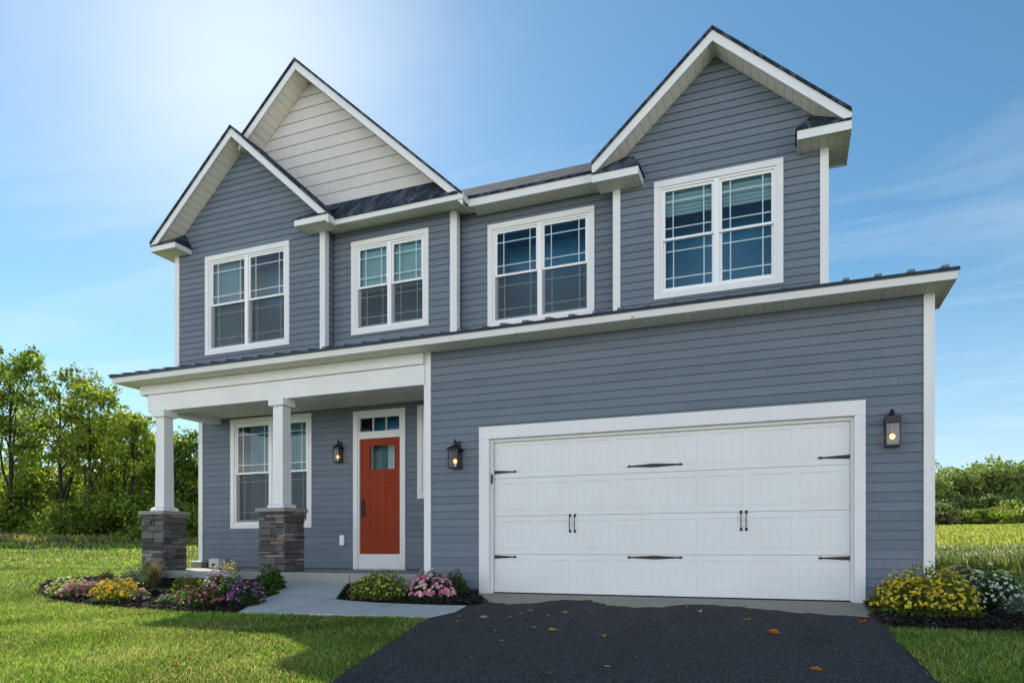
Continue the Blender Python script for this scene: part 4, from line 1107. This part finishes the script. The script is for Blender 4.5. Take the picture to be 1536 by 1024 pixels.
# meadow bands of tall grass
def meadow(pts, n, hmin, hmax, wid, pal, heads, label, seed, leafy=0):
    r = np.random.default_rng(seed); x, y = pts(r, n); z = g_np(x, y)
    h = r.uniform(hmin, hmax, n) * (1 + .25 * patch_noise(x, y, .8)); a = r.uniform(0, 2 * PI, n); w = wid * r.uniform(.6, 1.3, n); la = r.uniform(0, 2 * PI, n); ln = h * r.uniform(.05, .4, n)
    px, py = np.cos(a) * w * .5, np.sin(a) * w * .5; lx, ly = np.cos(la) * ln, np.sin(la) * ln
    V = np.stack([np.stack([x - px, y - py, z], 1), np.stack([x + px, y + py, z], 1), np.stack([x + lx + px * .3, y + ly + py * .3, z + h], 1), np.stack([x + lx - px * .3, y + ly - py * .3, z + h], 1)], 1).reshape(-1, 3)
    F = np.arange(n * 4).reshape(-1, 4); c = np.repeat(lerp_cols(r, pal, n, .3), 4, 0)
    if leafy:
        i = r.integers(0, n, leafy); P = np.stack([x[i] + lx[i] * .7, y[i] + ly[i] * .7, z[i] + h[i] * r.uniform(.2, .95, leafy)], 1)
        V2, F2 = leafcards(r, P, wid * 2.2, None, .45); F = np.concatenate([F, F2 + len(V)]); V = np.concatenate([V, V2]); c = np.concatenate([c, np.repeat(lerp_cols(r, pal, leafy, .3), 4, 0)])
    m = heads[0]; i = r.integers(0, n, m); P = np.stack([x[i] + lx[i], y[i] + ly[i], z[i] + h[i] + .02], 1)
    V2, F2 = leafcards(r, P, heads[1], np.tile([0, 0, 1.], (m, 1)), .4); F = np.concatenate([F, F2 + len(V)]); V = np.concatenate([V, V2]); c = np.concatenate([c, np.repeat(lerp_cols(r, heads[2], m, .2), 4, 0)])
    o = np_mesh('tall_grass', V, F, M['leaf'], c); tag(o, label, 'tall grass', kind='stuff')
CAMX, CAMY = 4.194, -9.531
def band(a0, a1, d0, d1):
    """region between two bearings (degrees from +Y, right positive), distances from a survey point on the drive"""
    def f(r, n):
        a = np.radians(r.uniform(a0, a1, n)); d = np.sqrt(r.uniform(d0 ** 2, d1 ** 2, n)); return 4.2 + d * np.sin(a), -9.5 + d * np.cos(a)
    return f
meadow(band(2, 28, 20, 25.5), 15000, .18, .46, .045, [(.22, .28, .06), (.18, .25, .06), (.26, .28, .10), (.12, .18, .05)], (2600, .09, [(.48, .44, .30), (.34, .32, .16), (.52, .50, .42)]), 'tall leafy weeds with pale seed heads beyond the right lawn', 31, leafy=26000)
meadow(band(2, 28, 26, 64), 26000, .12, .26, .14, [(.34, .38, .07), (.40, .42, .09), (.29, .34, .06)], (300, .2, [(.3, .32, .08)]), 'bright green grass of the far right field', 32)
meadow(band(-62, -36, 42, 47), 11000, .05, .36, .12, [(.30, .35, .07), (.24, .30, .05), (.36, .32, .14), (.32, .27, .12)], (900, .2, [(.32, .22, .15), (.28, .24, .12)]), 'tall brownish grass along the foot of the left trees', 33, leafy=3000)

# ------------------------------------------------------------------ trees
def branch_tree(r, height, crown_w, crown_base, trunk_r, n_limbs, lean=.0):
    """returns tube mesh builder and limb end points"""
    mb = MB(); ends = []
    pts = []; x = y = 0.
    segs = 7
    for i in range(segs + 1):
        t = i / segs; pts.append((x, y, height * .86 * t)); x += r.uniform(-.12, .12) * height * .05 + lean * .1; y += r.uniform(-.12, .12) * height * .05
    mb.tube(pts, [trunk_r * (1 - .8 * i / segs) for i in range(segs + 1)], 7)
    ends.append(pts[-1])
    for _f in range(2):   # secondary leaders forking low from the trunk
        q0 = Vector(pts[1 + _f]); a0 = r.uniform(0, 2 * PI); hh = height * r.uniform(.62, .85) - q0.z; sp = height * r.uniform(.10, .17)
        P = [q0 + Vector((math.cos(a0) * sp * t ** .7 + r.uniform(-.12, .12), math.sin(a0) * sp * t ** .7, hh * t)) for t in (0, .25, .5, .75, 1)]; P[0] = q0
        mb.tube([tuple(p) for p in P], [trunk_r * k for k in (.6, .5, .38, .26, .12)], 6)
        for t in (2, 3, 4, 4):
            b = P[t] + Vector((r.uniform(-.7, .7), r.uniform(-.7, .7), r.uniform(.1, .7))); mb.tube([tuple(P[t]), tuple(b)], [trunk_r * .16, trunk_r * .06], 4); ends.append(tuple(b)); ends.append(tuple(P[t]))
    for k in range(n_limbs):
        t = crown_base + (1 - crown_base) * (k + r.random()) / n_limbs * .95
        t = min(t, .97); f = t * segs; i0 = min(int(f), segs - 1); fr = f - i0
        p0 = Vector(pts[i0]).lerp(Vector(pts[i0 + 1]), fr)
        a = k * 2.4 + r.uniform(-.5, .5); el = r.uniform(.5, 1.1); L = crown_w * r.uniform(.6, 1.1) * (1.15 - .6 * abs((t - crown_base) / (1 - crown_base) - .4))
        d = Vector((math.cos(a) * math.cos(el), math.sin(a) * math.cos(el), math.sin(el)))
        p1 = p0 + d * L * .5 + Vector((0, 0, L * .06)); p2 = p0 + d * L + Vector((r.uniform(-.2, .2), r.uniform(-.2, .2), L * .2))
        r0 = trunk_r * (1 - .8 * t) * .62
        mb.tube([tuple(p0), tuple(p1), tuple(p2)], [r0, r0 * .7, r0 * .25], 5); ends += [tuple(p1.lerp(p2, .5)), tuple(p2)]
        for q in range(3):
            b0 = p0.lerp(p2, r.uniform(.35, .9)); a2 = a + r.uniform(-1.3, 1.3); e2 = r.uniform(.1, 1.1); l2 = L * r.uniform(.3, .55)
            b1 = b0 + Vector((math.cos(a2) * math.cos(e2), math.sin(a2) * math.cos(e2), math.sin(e2))) * l2
            mb.tube([tuple(b0), tuple(b0.lerp(b1, .5) + Vector((0, 0, .05))), tuple(b1)], [r0 * .4, r0 * .25, r0 * .1], 4); ends.append(tuple(b1))
    return mb, ends

def tree(name, label, x, y, height, cw, base, seed, pal, leaf=.24, per=75, clump=.75, limbs=9, tr=None, grp=None, extra=1.0):
    r = random.Random(seed); rn = np.random.default_rng(seed); R = empty(name, (x, y, g(x, y) - .05), label, 'tree', grp)
    mb, ends = branch_tree(r, height, cw, base, tr or height * .018, limbs)
    mb.build('trunk', M['bark'], R)
    C = []; CL = []
    for e in ends:
        n = int(per * rn.uniform(.35, 1.4) * extra); s = clump * rn.uniform(.6, 1.25)
        # flattened clump made of a few sub-sprays
        sub = rn.normal(size=(4, 3)) * s * np.array([.6, .6, .35]); i = rn.integers(0, 4, n)
        P = np.array(e)[None] + sub[i] + rn.normal(size=(n, 3)) * s * np.array([.34, .34, .22]); C.append(P)
        CL.append(np.full(n, rn.uniform(.7, 1.3)))
    C = np.concatenate(C); CL = np.concatenate(CL); C[:, 2] = np.maximum(C[:, 2], .3)
    V, F = leafcards(rn, C, leaf, np.tile([0, 0, .25], (len(C), 1)), .62)
    col = lerp_cols(rn, pal, len(C), .2) * CL[:, None]
    np_mesh('crown', V, F, M['leaf'], np.repeat(np.clip(col, 0.004, 1), 4, 0), R)
    return R
def bush(name, label, x, y, w, h, seed, pal, leaf=.22, n=2600, grp=None, cat='bush', depth=None):
    rn = np.random.default_rng(seed); R = empty(name, (x, y, g(x, y) - .05), label, cat, grp); depth = depth or w
    n = int(n * 1.25); k = 24; cen = rn.uniform(-1, 1, (k, 3)); cen[:, 2] = rn.random(k) ** .8
    sc = np.array([w * .38, depth * .38, h * .80]); cen = cen * sc; cen[:, 2] *= (1 - .45 * (np.abs(cen[:, 0]) / (w * .38)) ** 2)
    i = rn.integers(0, k, n); s = rn.uniform(.25, .5, k)[i]; C = cen[i] + rn.normal(size=(n, 3)) * s[:, None] * np.array([w * .22, depth * .22, h * .17]) * 1.0
    C[:, 2] = np.abs(C[:, 2])
    V, F = leafcards(rn, C, leaf, np.tile([0, 0, .25], (n, 1)), .6); cl = rn.uniform(.65, 1.35, k)[i]
    np_mesh('foliage', V, F, M['leaf'], np.repeat(np.clip(lerp_cols(rn, pal, n, .2) * cl[:, None], .004, 1), 4, 0), R)
    mb = MB(); r = random.Random(seed)
    for _ in range(9):
        q = cen[r.randrange(k)]; mb.tube([(q[0] * .15, q[1] * .15, 0), (q[0] * .5, q[1] * .5, q[2] * .6), tuple(q)], [.05, .035, .012], 5)
    mb.build('stems', M['bark'], R); return R
YG = [(.22, .31, .04), (.29, .36, .05), (.15, .23, .035), (.36, .39, .07)]
DG = [(.11, .18, .03), (.17, .25, .035), (.08, .14, .025)]
FG = [(.23, .29, .07), (.29, .34, .09), (.18, .24, .07), (.14, .20, .07)]  # far wood greens, muted and lightened so the leaf colour carries the haze
def pos(bearing_px, D):
    """survey helper: bearing given as tangent to the left/right of the line of sight of the plan's axis"""
    s_, c_ = .3734, .9277; return (4.194 - s_ * D + c_ * bearing_px * D, -9.531 + c_ * D + s_ * bearing_px * D)
T = lambda px: (px - 768) / 1050
LT = [(-45, 43, 10.6, 2.9, .35, YG, 'broad leafy tree at the far left end of the tree line'),
      (14, 40, 11.0, 2.5, .42, DG + YG[:1], 'tall dark green tree at the left edge with a crown high over its neighbours'),
      (48, 45, 8.0, 2.2, .35, YG, 'lower bright green tree between the tall left tree and the forked one'),
      (90, 40.5, 10.2, 2.1, .42, YG[:3] + DG[:1], 'tall thin forked tree with bare dark twigs near its top'),
      (133, 41, 9.1, 2.3, .38, YG, 'yellow green tree with open limbs right of the forked tree'),
      (166, 45, 8.3, 2.2, .40, YG, 'bushy yellow green tree with a slanting trunk'),
      (196, 41, 8.1, 2.0, .42, YG[:2], 'airy light green tree just left of the porch column'),
      (228, 45, 6.9, 2.1, .3, YG, 'round light green tree standing behind the porch column'),
      (262, 43, 7.0, 1.7, .3, DG, 'narrow dark tree seen between porch column and house wall'),
      (290, 45, 6.2, 1.9, .25, YG, 'low yellow green tree beside the house corner')]
for i, (px, D, h, cw, b, pal, lab) in enumerate(LT):
    x, y = pos(T(px), D); tree('tree', lab, x, y, h, cw, b, 100 + i, pal, leaf=.21, per=78, clump=.52, limbs=12 if h > 9 else 10, tr=.14, grp='trees of the left tree line')
sides = ['bushy dark undergrowth shrub far left below the tall dark tree', 'rounded green undergrowth shrub left of the forked tree', 'dark undergrowth shrub around the foot of the forked tree', 'bright leafy undergrowth shrub right of the forked tree', 'broad undergrowth shrub in the middle of the tree line', 'dense undergrowth shrub left of the stone pier', 'undergrowth shrub behind the stone pier', 'green undergrowth shrub between pier and house wall', 'undergrowth shrub beside the lower left house corner']
for i, px in enumerate((-20, 22, 60, 95, 130, 165, 200, 240, 285)):
    x, y = pos(T(px), (39.6, 43.5, 41.6)[i % 3]); bush('bush', sides[i], x, y, 4.6, (2.6, 5.2, 3.9)[i % 3] + (i * 37 % 5) * .3, 200 + i, YG + DG if i % 2 else DG + YG[:2], .22, 5200, 'undergrowth below the left trees')
back = ['dark far thicket behind the left end of the tree line', 'dark far thicket behind the forked tree', 'dark far thicket behind the middle trees', 'dark far thicket behind the airy tree', 'dark far thicket behind the porch column']
for i, px in enumerate((-10, 60, 125, 190, 265)):
    x, y = pos(T(px), 49); bush('thicket', back[i], x, y, 7.0, 7.2 - .35 * i, 230 + i, DG + YG[:2], .28, 6500, 'thickets behind the left trees', 'thicket', 4)

RT = [(1392, 70, 5.6, 'broad dark tree right at the garage corner in the far wood', FG), (1424, 73, 6.2, 'rounded olive tree second from the garage in the far wood', FG),
      (1452, 70, 6.6, 'wide green tree in the middle of the far wood', FG), (1480, 74, 7.6, 'tall green tree with an uneven top in the far wood', FG),
      (1508, 70, 7.2, 'bright green tree right of the tallest in the far wood', FG), (1536, 73, 8.0, 'large tree at the right edge of the far wood', FG), (1570, 70, 7.6, 'big tree just beyond the right edge of the far wood', FG[2:])]
for i, (px, D, h, lab, pal) in enumerate(RT):
    x, y = pos(T(px), D); tree('tree', lab, x, y, h * .60, 2.4, .18, 300 + i, pal, leaf=.36, per=95, clump=.85, limbs=10, tr=.16, grp='trees of the far right wood')
for i, (px, D, w, h, lab, pal) in enumerate([(1405, 66, 5, 2.6, 'dark bush at the foot of the wood beside the garage', FG[2:]), (1432, 68, 5, 2.8, 'dark bush under the olive tree', FG[2:]), (1466, 68, 5.5, 3, 'dark bush under the wide green tree', FG[2:]), (1500, 68, 5.5, 3, 'dark bush under the tallest far tree', FG[2:]),
                                       (1540, 68, 6, 3.2, 'dark bush at the right end of the wood', FG[2:]), (1470, 63, 3.4, 1.5, 'low yellow green bush at the field edge', [(.27, .32, .06), (.22, .28, .05)]), (1528, 61, 4.6, 2.4, 'large yellow green bush at the right field edge', [(.27, .32, .06), (.22, .28, .05)]), (1412, 63, 2.4, 1.3, 'brownish low bush at the field edge near the garage', [(.13, .11, .05), (.10, .11, .04)])]):
    x, y = pos(T(px), D); bush('bush', lab, x, y, w, h, 330 + i, pal, .32, 2200, 'bushes before the far wood')

# ------------------------------------------------------------------ fallen leaves
LV = [(.72, -2.52), (.56, -2.16), (.89, -2.19), (1.19, -2.12), (1.35, -2.22), (1.25, -1.62), (1.68, -1.64), (2.0, -1.57), (1.91, -2.75), (2.5, -2.97), (2.83, -4.15), (2.46, -4.45), (3.28, -3.99), (2.99, -.88), (3.19, -1.26), (3.73, -1.68), (4.01, -2.4), (4.53, -3.04), (4.35, -3.84), (4.83, -1.64), (5.07, -1.68), (-.54, -5.21)]
LB = ['orange leaf on the driveway below the walkway end', 'small tan leaf on the driveway nearest the walkway end', 'pale curled leaf on the driveway left part', 'small orange leaf left of centre near the garage', 'tiny tan leaf beside the small orange one', 'tan leaf near the concrete apron on the left', 'tan leaf in front of the left door handles', 'upright orange leaf near the apron', 'yellow tan leaf alone on the left drive', 'orange tan leaf in the left middle of the drive', 'long yellow orange leaf low in the middle of the drive', 'thin pale leaf at the lower left of the drive', 'thin straw coloured leaf right of the long yellow one', 'small orange leaf on the concrete apron edge', 'white pale leaf on the drive edge before the garage', 'flat tan leaf right of centre on the drive', 'big curled orange leaf in the right middle of the drive', 'thin yellow leaf at the right of the drive', 'curled orange leaf low on the right of the drive', 'big rust orange leaf by the right flower bed', 'brown leaf at the edge of the right bed', 'orange brown leaf lying on the sunny lawn']
rl = random.Random(77)
for _ in range(16):
    LV.append((rl.uniform(.9, 4.8), rl.uniform(-4.4, -1.3))); LB.append('tiny dry tan leaf fleck scattered on the dark driveway')
for i, ((x, y), lab) in enumerate(zip(LV, LB)):
    r = random.Random(400 + i); mb = MB(); s_ = .034 if 'small' in lab or 'tiny' in lab or 'thin' in lab else .052
    if 'fleck' in lab: s_ = r.uniform(.014, .028)
    if 'big' in lab: s_ = .075
    thin = .22 if 'thin' in lab or 'long' in lab else .6
    pal = {'white': (.75, .72, .66), 'pale': (.55, .42, .25), 'yellow': (.60, .38, .06), 'tan': (.50, .27, .09), 'brown': (.22, .10, .04), 'rust': (.50, .13, .02)}
    c = (.58, .20, .035)
    for k_, v_ in pal.items():
        if k_ in lab: c = v_; break
    mb.col = c; n = 10; outl = []
    for k in range(n):
        t = 2 * PI * k / n; rad = s_ * (1 if k % 2 == 0 else .62) * r.uniform(.8, 1.15)
        outl.append((math.cos(t) * rad, math.sin(t) * rad * thin, s_ * (.10 + .5 * abs(math.sin(t)) * r.uniform(.3, 1.2) * (1 if thin > .3 else .3))))
    mb.add([(0, 0, .004)] + outl, [(0, 1 + k, 1 + (k + 1) % n) for k in range(n)])
    mb.col = (c[0] * .5, c[1] * .5, c[2] * .5); mb.tube([(s_ * .9, 0, .012), (s_ * 1.5, s_ * .1, .008)], [.0018, .001], 4)
    ob = mb.build('fallen_leaf', M['dryleaf'], None, colors=True, loc=(x, y, g(x, y) + (.026 if x > 0 else .05)))
    ob.rotation_euler = (0, 0, r.uniform(0, 6.28)); tag(ob, lab, 'leaf', 'fallen leaves')

# ------------------------------------------------------------------ sky, sun
SUN_EL, SUN_AZ = math.radians(36.5), math.radians(-55)     # azimuth from +Y, negative to the left
sd = Vector((math.sin(SUN_AZ) * math.cos(SUN_EL), math.cos(SUN_AZ) * math.cos(SUN_EL), math.sin(SUN_EL)))
L = bpy.data.lights.new('sun', 'SUN'); L.energy = 5.0; L.angle = math.radians(.5); L.color = (1, .93, .80)
so = bpy.data.objects.new('sun', L); COL.objects.link(so); so.rotation_euler = (-sd).to_track_quat('-Z', 'Y').to_euler()
w = bpy.data.worlds.new('World'); scn.world = w; w.use_nodes = True; nt = w.node_tree
for n in list(nt.nodes): nt.nodes.remove(n)
class WN(NT):
    def __init__(s, t): s.t = t; s.N = t.nodes; s.L = t.links
W_ = WN(nt)
sky = W_.n('ShaderNodeTexSky', sky_type='NISHITA'); sky.sun_disc = False; sky.sun_elevation = SUN_EL; sky.sun_rotation = SUN_AZ
sky.air_density = 1.0; sky.dust_density = .0; sky.ozone_density = 3.0; sky.altitude = 0
tc = W_.n('ShaderNodeTexCoord'); dirn = tc.outputs['Generated']
sep = W_.n('ShaderNodeSeparateXYZ'); W_.link(dirn, sep.inputs[0])
# thin high cloud: plane-projected noise
zc = W_.math('MAXIMUM', sep.outputs['Z'], .05)
cmb = W_.n('ShaderNodeCombineXYZ'); W_.link(W_.math('DIVIDE', sep.outputs['X'], zc), cmb.inputs[0]); W_.link(W_.math('DIVIDE', sep.outputs['Y'], zc), cmb.inputs[1])
mp = W_.mapping(cmb.outputs[0], (.55, 1.3, 1), (0, 0, .6))
nz = W_.n('ShaderNodeTexNoise'); W_.link(mp, nz.inputs['Vector']); nz.inputs['Scale'].default_value = 1.1; nz.inputs['Detail'].default_value = 8; nz.inputs['Roughness'].default_value = .58; nz.inputs['Distortion'].default_value = .6
wisp = W_.ramp(nz.outputs['Fac'], [(.48, (0, 0, 0)), (.80, (1, 1, 1))])
# glow round the veiled sun
gd_ = Vector((math.sin(math.radians(-43)) * math.cos(math.radians(33)), math.cos(math.radians(-43)) * math.cos(math.radians(33)), math.sin(math.radians(33))))
dp = W_.n('ShaderNodeVectorMath', operation='DOT_PRODUCT'); nrmv = W_.n('ShaderNodeVectorMath', operation='NORMALIZE'); W_.link(dirn, nrmv.inputs[0]); W_.link(nrmv.outputs[0], dp.inputs[0]); dp.inputs[1].default_value = gd_
dpos = W_.math('MAXIMUM', dp.outputs['Value'], 0)
glow = W_.math('ADD', W_.math('MULTIPLY', W_.math('POWER', dpos, 60), .45), W_.math('MULTIPLY', W_.math('POWER', dpos, 9), .12))
hs = W_.n('ShaderNodeHueSaturation'); W_.link(sky.outputs[0], hs.inputs['Color']); hs.inputs['Saturation'].default_value = 1.18; hs.inputs['Value'].default_value = 1.14; hs.inputs['Hue'].default_value = .486
# sky radiance is in Nishita units (strength .1 outside)
col = W_.mix(W_.math('MULTIPLY', wisp, .33), hs.outputs[0], (7.5, 8.4, 9.2))
low = W_.ramp(sep.outputs['Z'], [(0, (1, 1, 1)), (.35, (0, 0, 0))])
col = W_.mix(W_.math('MULTIPLY', low, .55), col, (6.0, 7.7, 8.9))
col = W_.mix(.04, col, (6.6, 8.2, 9.6))
col = W_.mix(glow, col, (9.5, 10.0, 10.4))
# bright cumulus bank added low behind the viewer (direction -Y), fills the shaded facade
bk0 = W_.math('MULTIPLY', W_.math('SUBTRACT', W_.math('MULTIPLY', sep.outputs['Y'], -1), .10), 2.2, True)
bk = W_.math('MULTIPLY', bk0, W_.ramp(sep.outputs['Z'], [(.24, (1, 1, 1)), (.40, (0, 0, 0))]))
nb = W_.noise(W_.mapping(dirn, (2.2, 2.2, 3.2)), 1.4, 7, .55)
fill_cloud = W_.math('MULTIPLY', W_.ramp(nb, [(.36, (0, 0, 0)), (.56, (1, 1, 1))]), bk)
col = W_.mix(fill_cloud, col, (27, 27, 27))
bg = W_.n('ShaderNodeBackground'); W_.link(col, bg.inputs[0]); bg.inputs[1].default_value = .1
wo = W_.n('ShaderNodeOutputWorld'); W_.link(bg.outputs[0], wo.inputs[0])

# ------------------------------------------------------------------ camera
cam = bpy.data.cameras.new('camera'); co = bpy.data.objects.new('camera', cam); COL.objects.link(co)
cam.sensor_width = 36; cam.lens = 36 * 1050 / 1536; cam.shift_x = 0; cam.shift_y = (824 - 512) / 1536
cam.clip_end = 2000; cam.clip_start = .05
co.location = (4.19375, -9.53125, .6767); co.rotation_euler = (math.radians(90), 0, math.radians(21.928))
scn.camera = co
scn.view_settings.view_transform = 'Standard'; scn.view_settings.look = 'None'; scn.view_settings.exposure = .33; scn.view_settings.gamma = 1
scn.cycles.max_bounces = 8; scn.cycles.transparent_max_bounces = 16
